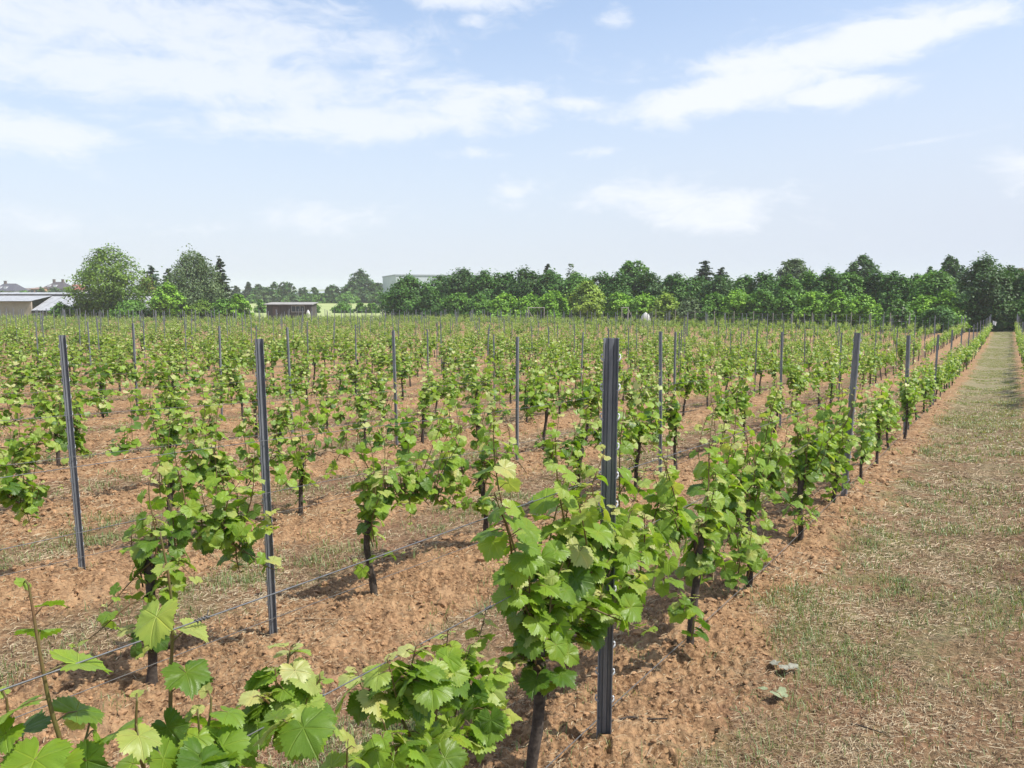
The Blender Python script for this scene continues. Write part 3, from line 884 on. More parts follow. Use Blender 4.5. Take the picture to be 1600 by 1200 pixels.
# ------------------------------------------------------------------ trellis wires
def wire(k, h, name, which, rad, t_lo=None, knots=False, mat=None):
    L = L1 + k * DL
    ts = []
    for t in np.arange(-2.0, TEND + 0.1, 0.5 if k < 4 else 2.85):
        x, y = xy(t, L)
        if k < 0 and t < 14: continue
        if y > 0.25 and y < yend(x) and abs(F * x / y) < 2600: ts.append(t)
    if len(ts) < 3: return
    P = []
    for t in ts:
        x, y = xy(t, L - 0.012)
        ph = ((t - T1) / DT) % 1.0
        P.append((x, y, gz(x, y) + h - 0.022 * math.sin(ph * math.pi) ** 2))
    m = MB(); m.tube(np.array(P), rad, 5 if k < 3 else 3)
    o = link(name, m.mesh(name, mat or M_WIRE))
    tag(o, '%s trellis wire of the %s' % (which, rowname(k)), 'wire', 'trellis wires')
    if knots:
        for t in knots:
            x, y = xy(t, L - 0.012)
            ph = ((t - T1) / DT) % 1.0
            z = gz(x, y) + h - 0.022 * math.sin(ph * math.pi) ** 2
            kn = MB()
            s = np.linspace(0, 1, 22)
            Q = np.stack([(s - 0.5) * 0.03, 0.0042 * np.cos(s * 26), 0.0042 * np.sin(s * 26)], -1)
            Q = np.concatenate([Q, [(0.018, 0.004, 0.012)]])
            c, sn = math.cos(ROWROT), math.sin(ROWROT)
            Q = np.stack([Q[:, 0] * c - Q[:, 1] * sn + x, Q[:, 0] * sn + Q[:, 1] * c + y, Q[:, 2] + z], -1)
            kn.tube(Q, 0.0013, 4)
            link('wire_knot', kn.mesh('wire_knot', M_WIRE), o)
for k in range(-1, 34):
    wire(k, 1.07, 'trellis_wire', 'upper', 0.00165 if k < 3 else 0.0016, knots=(0.95, 2.2, 3.6) if k == 0 else None)
    wire(k, 0.79, 'trellis_wire', 'lower', 0.00165 if k < 3 else 0.0016, knots=(1.25, 1.95, 4.6) if k == 0 else None)
M_DRIP = mat_simple('dark_line', (0.16, 0.155, 0.15), 0.6, 0.2, 0.3)
for k in range(0, 3):
    wire(k, 0.10, 'ground_wire', 'low ground-level', 0.0022, mat=M_DRIP)

# ------------------------------------------------------------------ ground litter
def wedge(n, r0, r1, rg, a=40):
    r = np.exp(rg.uniform(math.log(r0), math.log(r1), n)); th = np.radians(rg.uniform(-a, a, n))
    return r * np.sin(th), r * np.cos(th), r
def straw():
    rg = np.random.default_rng(31)
    x, y, r = wedge(620000, 1.4, 26, rg)
    t, L = tl(x, y)
    so = soilness(x, y)
    inp = (L < L1) & (L > L1 - DL)
    patch = vn(x * 1.7, y * 1.7, 77)
    keep = rg.random(len(x)) < np.where(so > 0.5, 0.12 + 0.40 * sstep(patch, 0.5, 0.8), 0.88 - 0.55 * sstep(patch, 0.45, 0.75))
    x, y, r, so = x[keep], y[keep], r[keep], so[keep]
    n = len(x)
    z = groundm(x, y) + 0.004
    ln = rg.uniform(0.014, 0.065, n) * np.clip(r / 5, 0.8, 2.0); w = rg.uniform(0.0006, 0.0015, n) * np.clip(r / 4, 0.8, 3)
    a = rg.uniform(0, 6.28, n); bend = rg.normal(0, 0.5, n)
    el0 = np.abs(rg.normal(0, 0.22, n))
    d0 = np.stack([np.cos(a), np.sin(a), np.sin(el0)], -1); d1 = np.stack([np.cos(a + bend), np.sin(a + bend), -np.sin(el0 * 0.5)], -1)
    p0 = np.stack([x, y, z], -1); p1 = p0 + d0 * ln[:, None] * 0.5; p2 = p1 + d1 * ln[:, None] * 0.5
    s = np.stack([-np.sin(a), np.cos(a), 0.5 * np.ones(n)], -1) * w[:, None]
    V = np.stack([p0 - s, p0 + s, p1 - s, p1 + s, p2], 1).reshape(-1, 3)
    base = (np.arange(n) * 5)[:, None]
    m = MB()
    tone = np.clip(rg.normal(0.42, 0.28, n) + 0.6 * (vn(x * 2.9, y * 2.9, 91) - 0.5), 0, 1)
    m.add(V, base + np.array([[0, 1, 3, 2]]), 0, None, np.repeat(tone, 5))
    m.v.append(np.zeros((0, 3))); m.f.append(base + np.array([[2, 3, 4]])); m.m.append(np.zeros(n, np.int32)); m.uv.append(np.zeros((0, 2))); m.tone.append(np.zeros(0))
    o = link('dry_straw', m.mesh('dry_straw', M_STRAW)); o['kind'] = 'stuff'
    tag(o, 'dry mown grass clippings strewn over path and soil', 'straw')
def tufts():
    rg = np.random.default_rng(32)
    cx, cy, r = wedge(12500, 1.6, 30, rg)
    so = soilness(cx, cy); pt = 0.6 * vn(cx * 1.3, cy * 1.3, 78) + 0.4 * vn(cx * 4.2, cy * 4.2, 80)
    t, L = tl(cx, cy)
    keep = (rg.random(len(cx)) < np.where(so > 0.35, 0.02, 0.13 + 0.85 * sstep(pt, 0.44, 0.68)))
    cx, cy, r = cx[keep], cy[keep], r[keep]
    t2 = rg.uniform(9, 86, 9000); L2 = rg.uniform(-0.40, 0.98, 9000)
    x2, y2 = t2 * RD[0] + L2 * ND[0], t2 * RD[1] + L2 * ND[1]
    k2 = (0.5 * vn(x2 * 0.8, y2 * 0.8, 79) + 0.5 * vn(x2 * 3.1, y2 * 3.1, 81) > 0.46) & (rg.random(9000) < sstep(t2, 8, 22))
    cx, cy = np.concatenate([cx, x2[k2]]), np.concatenate([cy, y2[k2]]); r = np.hypot(cx, cy)
    nb = rg.integers(7, 42, len(cx)); nb[-int(k2.sum()):] = rg.integers(5, 16, int(k2.sum()))
    ci = np.repeat(np.arange(len(cx)), nb); n = len(ci)
    big = rg.uniform(0.4, 1.0, len(cx)) ** 1.5
    sp = (0.018 + 0.075 * big)[ci]
    x = cx[ci] + rg.normal(0, 1, n) * sp; y = cy[ci] + rg.normal(0, 1, n) * sp
    z = groundm(x, y) - 0.003
    h = rg.uniform(0.018, 0.060, n) * (0.45 + 1.25 * big[ci]) * np.clip(1.25 - r[ci] / 40, 0.4, 1); w = rg.uniform(0.0010, 0.0022, n) * np.clip(r[ci] / 5, 0.8, 4)
    a = rg.uniform(0, 6.28, n); lean = rg.uniform(0.2, 1.0, n)
    d = np.stack([np.cos(a), np.sin(a), np.zeros(n)], -1)
    p0 = np.stack([x, y, z], -1); up = np.array([0, 0, 1.0])
    p1 = p0 + up * h[:, None] * 0.6 + d * (h * lean * 0.35)[:, None]; p2 = p0 + up * h[:, None] * (1.0 - 0.4 * lean[:, None]) + d * (h * lean * 1.1)[:, None]
    s = np.stack([-np.sin(a), np.cos(a), np.zeros(n)], -1) * w[:, None]
    V = np.stack([p0 - s, p0 + s, p1 - s, p1 + s, p2], 1).reshape(-1, 3)
    base = (np.arange(n) * 5)[:, None]
    ct = rg.uniform(0, 1, len(cx)); ct[-int(k2.sum()):] = 0.55 + 0.45 * ct[-int(k2.sum()):]
    tone = np.clip(ct[ci] * 0.75 + rg.normal(0.18, 0.18, n) + 0.013 * r[ci], 0, 1)
    m = MB()
    m.add(V, base + np.array([[0, 1, 3, 2]]), 0, None, np.repeat(tone, 5))
    m.v.append(np.zeros((0, 3))); m.f.append(base + np.array([[2, 3, 4]])); m.m.append(np.zeros(n, np.int32)); m.uv.append(np.zeros((0, 2))); m.tone.append(np.zeros(0))
    o = link('grass', m.mesh('grass', M_GRASS)); o['kind'] = 'stuff'
    tag(o, 'sparse short green grass tufts on the path and between rows', 'grass')
def clods():
    rg = np.random.default_rng(33)
    x, y, r = wedge(70000, 1.6, 22, rg)
    keep = soilness(x, y) > 0.45
    x, y, r = x[keep], y[keep], r[keep]; n = len(x)
    z = groundm(x, y)
    ico = np.array([(0, 0, 1), (0.894, 0, 0.447), (0.276, 0.851, 0.447), (-0.724, 0.526, 0.447), (-0.724, -0.526, 0.447), (0.276, -0.851, 0.447), (0.724, 0.526, -0.447), (-0.276, 0.851, -0.447), (-0.894, 0, -0.447), (-0.276, -0.851, -0.447), (0.724, -0.526, -0.447), (0, 0, -1)])
    fa = np.array([(0, 1, 2), (0, 2, 3), (0, 3, 4), (0, 4, 5), (0, 5, 1), (1, 6, 2), (2, 7, 3), (3, 8, 4), (4, 9, 5), (5, 10, 1), (6, 7, 2), (7, 8, 3), (8, 9, 4), (9, 10, 5), (10, 6, 1)])
    s = np.exp(rg.normal(math.log(0.0058), 0.52, n)) * np.clip(r / 4, 0.8, 2.2)
    V = ico[None] * (s[:, None, None] * rg.uniform(0.6, 1.25, (n, 12, 1))) * np.array([1, 1, 0.7]) + np.stack([x, y, z], -1)[:, None, :]
    m = MB(); m.add(V.reshape(-1, 3), (fa[None] + (np.arange(n) * 12)[:, None, None]).reshape(-1, 3))
    o = link('soil_clods', m.mesh('soil_clods', M_CLOD, False)); o['kind'] = 'stuff'
    tag(o, 'crumbly brown clods of tilled soil along the vine rows', 'soil clods')
straw(); tufts(); clods()

# fallen leaves and twigs lying by the path
def fallen_leaf(px, py, size, label, mat):
    p = math.atan(150 / F); c = (px - 800) / F; u = -(py - 600) / F
    d = np.array([c, math.cos(p) + u * math.sin(p), -math.sin(p) + u * math.cos(p)])
    q = np.array([0, 0, CAMH]); k = 0.5
    while (q + d * k)[2] > float(groundm(*(q + d * k)[:2])): k += 0.01
    x, y = (q + d * k)[:2]
    m = MB(); rg = np.random.default_rng(int(px))
    n = 3
    pos = np.array([(0, 0, 0.03), (0.05, 0.03, 0.02), (-0.04, 0.04, 0.035)])
    mid = rg.normal(0, 1, (n, 3)) * np.array([1, 1, 0.25]); nrm = np.array([0, 0, 1.0]) + rg.normal(0, 0.3, (n, 3))
    stamp(m, 'A', pos, mid, nrm, np.array([1.0, 0.8, 0.7]) * size, np.full(n, 0.5), rg)
    o = link('fallen_leaf', m.mesh('fallen_leaf', mat), None, (x, y, float(groundm(np.float64(x), np.float64(y)))))
    tag(o, label, 'fallen leaf')
M_DEAD = mat_simple('withered_leaf', (0.30, 0.295, 0.235), 0.8, 0, 0.4, 40, 0.003)
M_DEAD2 = mat_simple('wilting_leaf', (0.25, 0.29, 0.16), 0.8, 0, 0.4, 40, 0.003)
fallen_leaf(1228, 1052, 0.085, 'pale grey withered vine leaf lying on the path edge, farther of two', M_DEAD)
fallen_leaf(1210, 1095, 0.075, 'pale green wilted vine leaf lying on the path edge, nearer of two', M_DEAD2)
def twig(pts, label, rad=0.006):
    m = MB(); rg = np.random.default_rng(len(label))
    p = math.atan(150 / F); Q = []
    for px, py in pts:
        c = (px - 800) / F; u = -(py - 600) / F
        d = np.array([c, math.cos(p) + u * math.sin(p), -math.sin(p) + u * math.cos(p)])
        q = np.array([0, 0, CAMH]); k = 0.5
        while (q + d * k)[2] > gz(*(q + d * k)[:2]): k += 0.01
        w = q + d * k
        Q.append((w[0], w[1], float(groundm(np.float64(w[0]), np.float64(w[1]))) + rad * 1.2))
    m.tube(np.array(Q), np.linspace(rad, rad * 0.5, len(Q)), 6, rng=rg, rough=0.3)
    o = link('twig', m.mesh('twig', M_CANE if 'pale' in label else M_BARK)); tag(o, label, 'twig')
twig([(955, 1138), (985, 1131), (1018, 1134), (1042, 1140)], 'dark pruned twig on the soil right of the nearest post')
twig([(462, 975), (500, 977), (540, 976)], 'thin pale pruned twig on bare soil right of the second-row post', 0.004)
twig([(1010, 1195), (1024, 1170), (1034, 1158)], 'short pale twig on the soil at the bottom edge', 0.005)
twig([(1330, 1130), (1352, 1140), (1378, 1148)], 'small dark stick lying on the dry grass path', 0.004)

# ------------------------------------------------------------------ trees
LEAF_T = {}
def tree_mat(name, dark, mid, young, trans=0.2): 
    LEAF_T[name] = mat_leaf('foliage_' + name, dark, mid, young, trans=trans, gloss=0.6)
tree_mat('dark', (0.034, 0.101, 0.011), (0.065, 0.175, 0.016), (0.116, 0.261, 0.026))
tree_mat('deep', (0.031, 0.080, 0.013), (0.051, 0.130, 0.018), (0.082, 0.180, 0.025))
tree_mat('mid', (0.058, 0.149, 0.014), (0.104, 0.244, 0.019), (0.167, 0.341, 0.030))
tree_mat('light', (0.102, 0.239, 0.014), (0.197, 0.393, 0.022), (0.319, 0.538, 0.037))
tree_mat('lime', (0.130, 0.219, 0.022), (0.252, 0.378, 0.038), (0.391, 0.509, 0.068))
tree_mat('olive', (0.071, 0.143, 0.010), (0.123, 0.227, 0.016), (0.195, 0.304, 0.024))
tree_mat('grey', (0.066, 0.113, 0.039), (0.103, 0.166, 0.056), (0.158, 0.227, 0.078))
tree_mat('blue', (0.046, 0.086, 0.050), (0.078, 0.137, 0.080), (0.124, 0.205, 0.125))
tree_mat('fir', (0.022, 0.045, 0.020), (0.035, 0.068, 0.028), (0.061, 0.104, 0.043))
tree_mat('rust', (0.130, 0.105, 0.029), (0.187, 0.159, 0.041), (0.260, 0.229, 0.064))
M_TRUNK = mat_simple('tree_bark', (0.11, 0.09, 0.07), 0.95, 0, 0.5, 12, 0.02)
LP = []
for i in range(3):
    rg = np.random.default_rng(i)
    LP.append((np.array([(0, -0.5, 0), (0.32, 0.0, 0.05), (0, 0.5, -0.06), (-0.32, 0.0, 0.05)]), np.array([(0, 1, 2), (0, 2, 3)]), np.zeros((4, 2))))
SPRAY = LP
def at(px, D): return (px - 800) / F * D, D
tree_no = [0]
def tree(px, top, wpx, D, kind, shape, label, name='tree', cat='tree', group=None, leafsize=0.34, bottom=0.12, n=None, trunk=True, dens=1.0):
    tree_no[0] += 1
    rg = np.random.default_rng(4000 + tree_no[0])
    x, y = at(px, D)
    zg = gz(x, y)
    H = CAMH + (450 - top) / F * D - zg
    Rw = wpx / F * D / 2
    H = max(H, 0.5)
    ls = leafsize * max(0.8, min(D / 105, 2.6)) * (0.8 if H < 2.5 else 1)
    e = link(name, None, None, (x, y, zg)); tag(e, label, cat, group)
    cen = []; rad = []
    cr = MB(); tk = MB()
    if shape == 'fir':
        Rw *= 1.35
        tk.tube(np.array([(0, 0, -0.3), (0.02, 0, H * 0.5), (0, 0.02, H * 0.97)]), [0.03 * H ** 0.9, 0.02 * H ** 0.9, 0.012], 7)
        Pp = []; Mm = []; Nn = []; Ss = []; Tt = []
        tiers = int(14 + H * 2.0)
        for q in range(tiers):
            f = 0.05 + 0.95 * q / tiers
            z = H * (1 - (1 - f) * 0.97) if False else H * (0.06 + 0.92 * q / tiers)
            reach = Rw * (1 - q / tiers) ** 0.9 * rg.uniform(0.65, 1.2) + 0.10
            nb = max(6, int(14 * (1 - 0.5 * q / tiers)))
            for b_ in range(nb):
                if rg.random() < 0.10: continue
                a = rg.uniform(0, 6.28); rr = reach * rg.uniform(0.55, 1.15); zj = rg.normal(0, 0.9) * H / tiers
                m_ = max(3, int(rr / (ls * 0.30)))
                s = np.linspace(0.12, 1, m_)
                droop = 0.14 * rr
                zz = z + zj - droop * s ** 1.5 + 0.10 * rr * s ** 3
                for sd in (-1, 0, 1):
                    j = rg.normal(0, 0.09 * rr + 0.03, m_)
                    Pp.append(np.stack([np.cos(a) * rr * s - np.sin(a) * (sd * 0.13 * rr * (1.1 - s) + j), np.sin(a) * rr * s + np.cos(a) * (sd * 0.13 * rr * (1.1 - s) + j), zz + rg.normal(0, 0.05, m_)], -1))
                    aa = a + sd * 0.6
                    Mm.append(np.tile([np.cos(aa), np.sin(aa), -0.25], (m_, 1)) + rg.normal(0, 0.25, (m_, 3)))
                    Nn.append(np.tile([0, 0, 1.0], (m_, 1)) + rg.normal(0, 0.4, (m_, 3)))
                    Ss.append(ls * rg.uniform(0.8, 1.3, m_)); Tt.append(np.clip(rg.normal(0.4, 0.15, m_) + 0.3 * s - 0.15, 0, 1))
        stamp(cr, 'C', np.concatenate(Pp), np.concatenate(Mm), np.concatenate(Nn), np.concatenate(Ss), np.concatenate(Tt), rg, protos=SPRAY)
    else:
        base = H * bottom
        tallness = H - base
        sd = tree_no[0] * 13.7
        def prof(f):
            return {'round': np.sin(np.pi * (0.15 + 0.83 * f)) ** 0.6, 'wide': (1 - f ** 2.4 * 0.97) ** 0.55, 'tall': np.sin(np.pi * (0.20 + 0.785 * f)) ** 0.75, 'bush': (1 - f ** 2 * 0.98) ** 0.5,
                    'sparse': np.sin(np.pi * (0.15 + 0.83 * f)) ** 0.7, 'weep': (1 - f ** 2.0 * 0.98) ** 0.62}[shape]
        surf = 2 * math.pi * Rw * tallness * 0.8 + 3 * Rw * Rw
        nleaf = n or int(np.clip(surf * 3.4 * dens / (0.32 * ls * ls), 500, 15000))
        per = 13
        kc = max(14, nleaf // per)
        f = rg.random(kc * 3); f = f[rg.random(kc * 3) < prof(f) + 0.12][:kc]
        kc = len(f)
        a = rg.uniform(0, 2 * math.pi, kc)
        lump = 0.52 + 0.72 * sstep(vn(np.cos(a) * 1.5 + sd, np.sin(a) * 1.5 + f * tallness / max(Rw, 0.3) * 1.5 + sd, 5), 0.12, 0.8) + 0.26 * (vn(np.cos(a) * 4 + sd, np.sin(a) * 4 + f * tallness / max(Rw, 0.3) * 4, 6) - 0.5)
        rr = Rw * prof(f) * lump * rg.random(kc) ** 0.34
        zz = base + tallness * f * (0.86 + 0.22 * vn(np.cos(a) * 1.4 + sd, np.sin(a) * 1.4 + sd, 8))
        cen = np.stack([np.cos(a) * rr, np.sin(a) * rr, zz], -1)
        rad = np.full(kc, max(Rw * 0.32, ls * 1.2))
        lobes = [(cen[q], Rw * 0.3) for q in rg.integers(0, kc, 10)]
        ci = np.repeat(np.arange(len(cen)), per); m_ = len(ci)
        spread = np.minimum(rad * 0.26, ls * 1.4)[ci]
        Pp = cen[ci] + rg.normal(0, 1, (m_, 3)) * spread[:, None] * np.array([1, 1, 0.8])
        if shape == 'weep':
            Pp[:, 2] -= rg.uniform(0, 1, m_) ** 2 * H * 0.12
        # wispy leading twigs above the outline
        topm = cen[np.argsort(-cen[:, 2])[:max(4, len(cen) // 14)]]
        ex = np.repeat(topm, 2, 0); ex = ex + np.stack([rg.normal(0, 0.12, len(ex)) * Rw * 0.5, rg.normal(0, 0.12, len(ex)) * Rw * 0.5, rg.uniform(0, 0.03, len(ex)) * H], -1)
        Pp = np.concatenate([Pp, ex])
        Pp[:, 2] = np.maximum(Pp[:, 2], 0.05)
        k = len(Pp)
        outw = Pp - np.array([0, 0, H * 0.5]); outw /= np.linalg.norm(outw, axis=1, keepdims=True) + 1e-6
        nrm = outw * 0.55 + np.array([0, 0, 0.75]) + rg.normal(0, 0.45, (k, 3))
        mid = np.cross(nrm, rg.normal(0, 1, (k, 3))) + (np.array([0, 0, -0.9]) if shape == 'weep' else np.array([0, 0, -0.2]))
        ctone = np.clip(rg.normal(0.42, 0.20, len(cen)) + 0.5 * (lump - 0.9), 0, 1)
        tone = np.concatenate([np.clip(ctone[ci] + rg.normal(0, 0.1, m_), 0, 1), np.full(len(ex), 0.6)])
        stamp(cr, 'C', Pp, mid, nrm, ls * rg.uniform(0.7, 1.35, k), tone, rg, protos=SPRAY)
        # trunk with limbs to the lobes
        tr = max(0.05, 0.022 * H)
        fork = max(base * 0.9, H * 0.18)
        tk.tube(np.array([(0, 0, -0.3), (0.01 * H, 0, fork * 0.5), (0, 0.01 * H, fork), (0, 0, H * 0.62)]), [tr * 1.35, tr, tr * 0.85, tr * 0.35], 8, rng=rg, rough=0.2)
        for c_, lr in lobes[::2]:
            st = np.array([0, 0, rg.uniform(fork * 0.8, max(fork, H * 0.45))])
            if c_[2] < st[2]: st[2] = max(0.1, c_[2] * 0.7)
            mdp = (st + c_) / 2 + np.array([0, 0, 0.05 * H])
            tk.tube(np.array([st, mdp, c_]), [tr * 0.5, tr * 0.33, tr * 0.12], 5)
    link('crown', cr.mesh('crown', LEAF_T[kind]), e)
    if trunk: link('trunk', tk.mesh('trunk', M_TRUNK), e)
    return e

# left group, beside the low buildings
DLft = 108.0
tree(174, 388, 100, DLft, 'olive', 'tall', 'tall olive-green leafy tree covering the end of the grey corrugated roof', 'deciduous_tree', leafsize=0.30, bottom=0.05, dens=1.25)
tree(100, 474, 38, DLft - 2, 'mid', 'bush', 'small green bush in front of the corrugated roof, farther left of two', 'bush', 'bush')
tree(138, 468, 42, DLft - 2, 'olive', 'bush', 'small olive bush in front of the corrugated roof, touching the big tree', 'bush', 'bush')
tree(60, 491, 24, DLft - 3.5, 'grey', 'bush', 'low grey-green bush at the foot of the beige wall', 'bush', 'bush')
tree(234, 432, 34, DLft + 8, 'rust', 'round', 'small brownish tree beside the tall olive-green tree', 'deciduous_tree')
tree(242, 414, 58, DLft + 16, 'blue', 'fir', 'bluish spruce behind the small brownish tree', 'spruce_tree', leafsize=0.34)
tree(267, 442, 52, DLft - 4, 'light', 'round', 'bright yellow-green young tree in front of the dark spruces', 'deciduous_tree', bottom=0.08)
tree(210, 470, 60, DLft - 3, 'mid', 'bush', 'green bush at the foot of the tall olive-green tree', 'bush', 'bush')
tree(306, 393, 100, DLft, 'grey', 'weep', 'tall grey-green birch with loose drooping foliage', 'birch_tree', leafsize=0.27, bottom=0.04, dens=0.95)
tree(268, 418, 36, DLft + 12, 'fir', 'fir', 'dark narrow spruce showing left of the grey-green birch', 'spruce_tree', leafsize=0.34)
tree(319, 399, 44, DLft + 10, 'fir', 'fir', 'dark spruce top showing right behind the birch', 'spruce_tree', leafsize=0.34)
tree(348, 400, 46, DLft + 3, 'fir', 'fir', 'tall dark pointed spruce standing free right of the birch', 'spruce_tree', leafsize=0.30)
tree(352, 466, 40, DLft - 3, 'mid', 'bush', 'green bush at the foot of the tall pointed spruce', 'bush', 'bush')
tree(375, 461, 36, DLft - 3, 'light', 'bush', 'light green bush right of the tall pointed spruce', 'bush', 'bush')
tree(318, 470, 46, DLft - 4, 'olive', 'bush', 'olive bush at the foot of the grey-green birch', 'bush', 'bush')

# far tree line beyond the field
FAR = [(372, 447, 22, 'fir', 'fir', 'small far spruce immediately right of the tall pointed spruce', 'spruce_tree'), (391, 440, 20, 'fir', 'fir', 'far pointed spruce above the white greenhouse at the left', 'spruce_tree'),
       (407, 445, 24, 'deep', 'round', 'far dark round tree right of the pointed far spruce', 'deciduous_tree'), (431, 442, 16, 'deep', 'round', 'small round dark far tree directly above the brown shed', 'deciduous_tree'),
       (450, 440, 26, 'deep', 'round', 'broad dome-shaped dark far tree above the shed window', 'deciduous_tree'), (419, 449, 20, 'deep', 'bush', 'low dark far tree between two round far trees', 'deciduous_tree'),
       (476, 449, 18, 'deep', 'bush', 'low dark far tree above the right end of the shed roof', 'deciduous_tree'), (494, 447, 9, 'deep', 'tall', 'tiny narrow far tree above the white greenhouse roof', 'deciduous_tree'),
       (522, 446, 24, 'deep', 'round', 'far dark tree at the right end of the white greenhouse', 'deciduous_tree'), (543, 447, 30, 'deep', 'bush', 'far dark tree left of the tall far poplar', 'deciduous_tree'),
       (566, 425, 40, 'deep', 'tall', 'tall far tree rising above the field, left of the grey hall', 'deciduous_tree'), (590, 443, 30, 'deep', 'round', 'far dark tree against the left side of the grey hall', 'deciduous_tree'),
       (552, 438, 26, 'deep', 'round', 'far dark tree leaning on the left of the tall far tree', 'deciduous_tree'),
       (394, 459, 18, 'mid', 'bush', 'far bush in front of the left white greenhouse', 'bush'), (413, 456, 22, 'grey', 'bush', 'far grey-green bush between the white greenhouses', 'bush'),
       (447, 460, 20, 'mid', 'bush', 'far bush behind the shed roof, left half', 'bush'), (463, 459, 18, 'deep', 'bush', 'far dark bush behind the shed roof, right half', 'bush'),
       (487, 459, 26, 'mid', 'bush', 'far bush before the middle of the white greenhouse', 'bush'), (506, 459, 22, 'mid', 'bush', 'far bush before the right part of the white greenhouse', 'bush'),
       (521, 457, 20, 'deep', 'bush', 'far dark bush at the right corner of the white greenhouse', 'bush'), (543, 457, 30, 'mid', 'bush', 'far bush at the foot of the left far trees', 'bush'),
       (570, 456, 30, 'deep', 'bush', 'far bush at the foot of the tall far tree', 'bush'), (592, 457, 28, 'mid', 'bush', 'far bush at the foot of the grey hall wall', 'bush')]
for px, top, w, kind, shape, lab, nm in FAR:
    tree(px, top, w * 1.1, 262 + (px * 7 % 13) + (-6 if nm == 'bush' else 0), kind, shape, lab, nm, 'bush' if nm == 'bush' else 'tree', 'trees beyond the field', leafsize=0.32, bottom=0.02)
for px, top, w, lab in [(410, 469, 18, 'small green bush in the field left of the brown shed'), (492, 470, 16, 'small green bush at the right end of the brown shed'), (538, 472, 34, 'low green hedge bush in the middle of the pale field'), (565, 473, 20, 'low bush in the field right of the hedge bush'), (584, 473, 22, 'low bush in the field nearest the grey hall')]:
    tree(px, top, w, 150, 'mid', 'bush', lab, 'bush', 'bush', leafsize=0.28, bottom=0.0)

# the long hedge of trees behind the vineyard
def hedgeD(px): return 88.5 / ((px - 800) / F * RD[0] + RD[1])
def H_(px, top, w, dd, kind, shape, lab, nm='hedge_tree', **kw):
    kw.setdefault('bottom', 0.05)
    tree(px, top, w, hedgeD(px) + dd, kind, shape, lab, nm, kw.pop('cat', 'tree'), 'trees of the long hedge behind the vineyard', **kw)
BACK = [(642, 434, 74, 1, 'dark', 'wide', 'dark rounded tree ending the hedge, in front of the grey hall'), (692, 436, 46, 8, 'dark', 'wide', 'dark hedge tree just right of the grey hall front'),
        (724, 424, 56, 9, 'deep', 'round', 'dark tall tree where the hall disappears behind the hedge'), (755, 425, 52, 7, 'dark', 'round', 'dark hedge tree second right of the hall'),
        (790, 428, 50, 8, 'dark', 'wide', 'dark hedge tree third right of the hall'), (826, 421, 54, 7, 'deep', 'round', 'dark hedge tree left of the small dark spruce top'),
        (866, 426, 52, 8, 'dark', 'round', 'dark hedge tree below the small dark spruce top'), (905, 430, 50, 9, 'mid', 'round', 'hedge tree above the round yellow-green bush'),
        (940, 430, 44, 7, 'dark', 'round', 'dark hedge tree right above the round yellow-green bush'), (972, 428, 54, 6, 'dark', 'wide', 'dark hedge tree below the domed lighter treetop'),
        (1012, 429, 54, 7, 'deep', 'round', 'dark hedge tree above the white dome'), (1050, 432, 50, 7, 'dark', 'round', 'dark hedge tree right of the white dome'),
        (1086, 434, 50, 8, 'dark', 'wide', 'dark hedge tree left below the twin dark spruces'), (1124, 434, 48, 6, 'deep', 'round', 'dark hedge tree right below the twin dark spruces'),
        (1160, 436, 50, 9, 'mid', 'round', 'green hedge tree first right of the twin spruces'), (1194, 429, 50, 8, 'dark', 'sparse', 'ragged hedge tree left of the first domed treetop'),
        (1228, 436, 44, 5, 'mid', 'round', 'green hedge tree below the first domed treetop at right'), (1262, 427, 44, 8, 'mid', 'round', 'green hedge tree right of the first domed treetop'),
        (1292, 420, 46, 6, 'dark', 'round', 'tall dark hedge tree between the two domed treetops'), (1322, 423, 44, 7, 'mid', 'round', 'green hedge tree left below the second domed treetop'),
        (1362, 430, 46, 8, 'dark', 'round', 'dark hedge tree right below the second domed treetop'), (1396, 428, 46, 7, 'dark', 'round', 'dark hedge tree above the white-flowering elder'),
        (1428, 430, 44, 8, 'dark', 'round', 'dark hedge tree right above the white-flowering elder'), (1462, 424, 60, 5, 'mid', 'wide', 'lighter green broad hedge tree left of the large end tree'),
        (1531, 404, 88, 1.5, 'deep', 'tall', 'large dark tree standing at the end of the grass path'), (1574, 420, 56, 4, 'deep', 'round', 'dark tree closing the view behind the grass path'), (1606, 424, 60, 2, 'dark', 'round', 'dark tree cut by the right edge of the view')]
for px, top, w, dd, kind, shape, lab in BACK:
    end = 'end of the grass path' in lab or 'ending the hedge' in lab
    H_(px, top if end else 0.75 * top + 0.25 * 430, w * (1.12 if end else 1.5), dd, kind, shape if end or shape == 'sparse' else 'wide', lab)
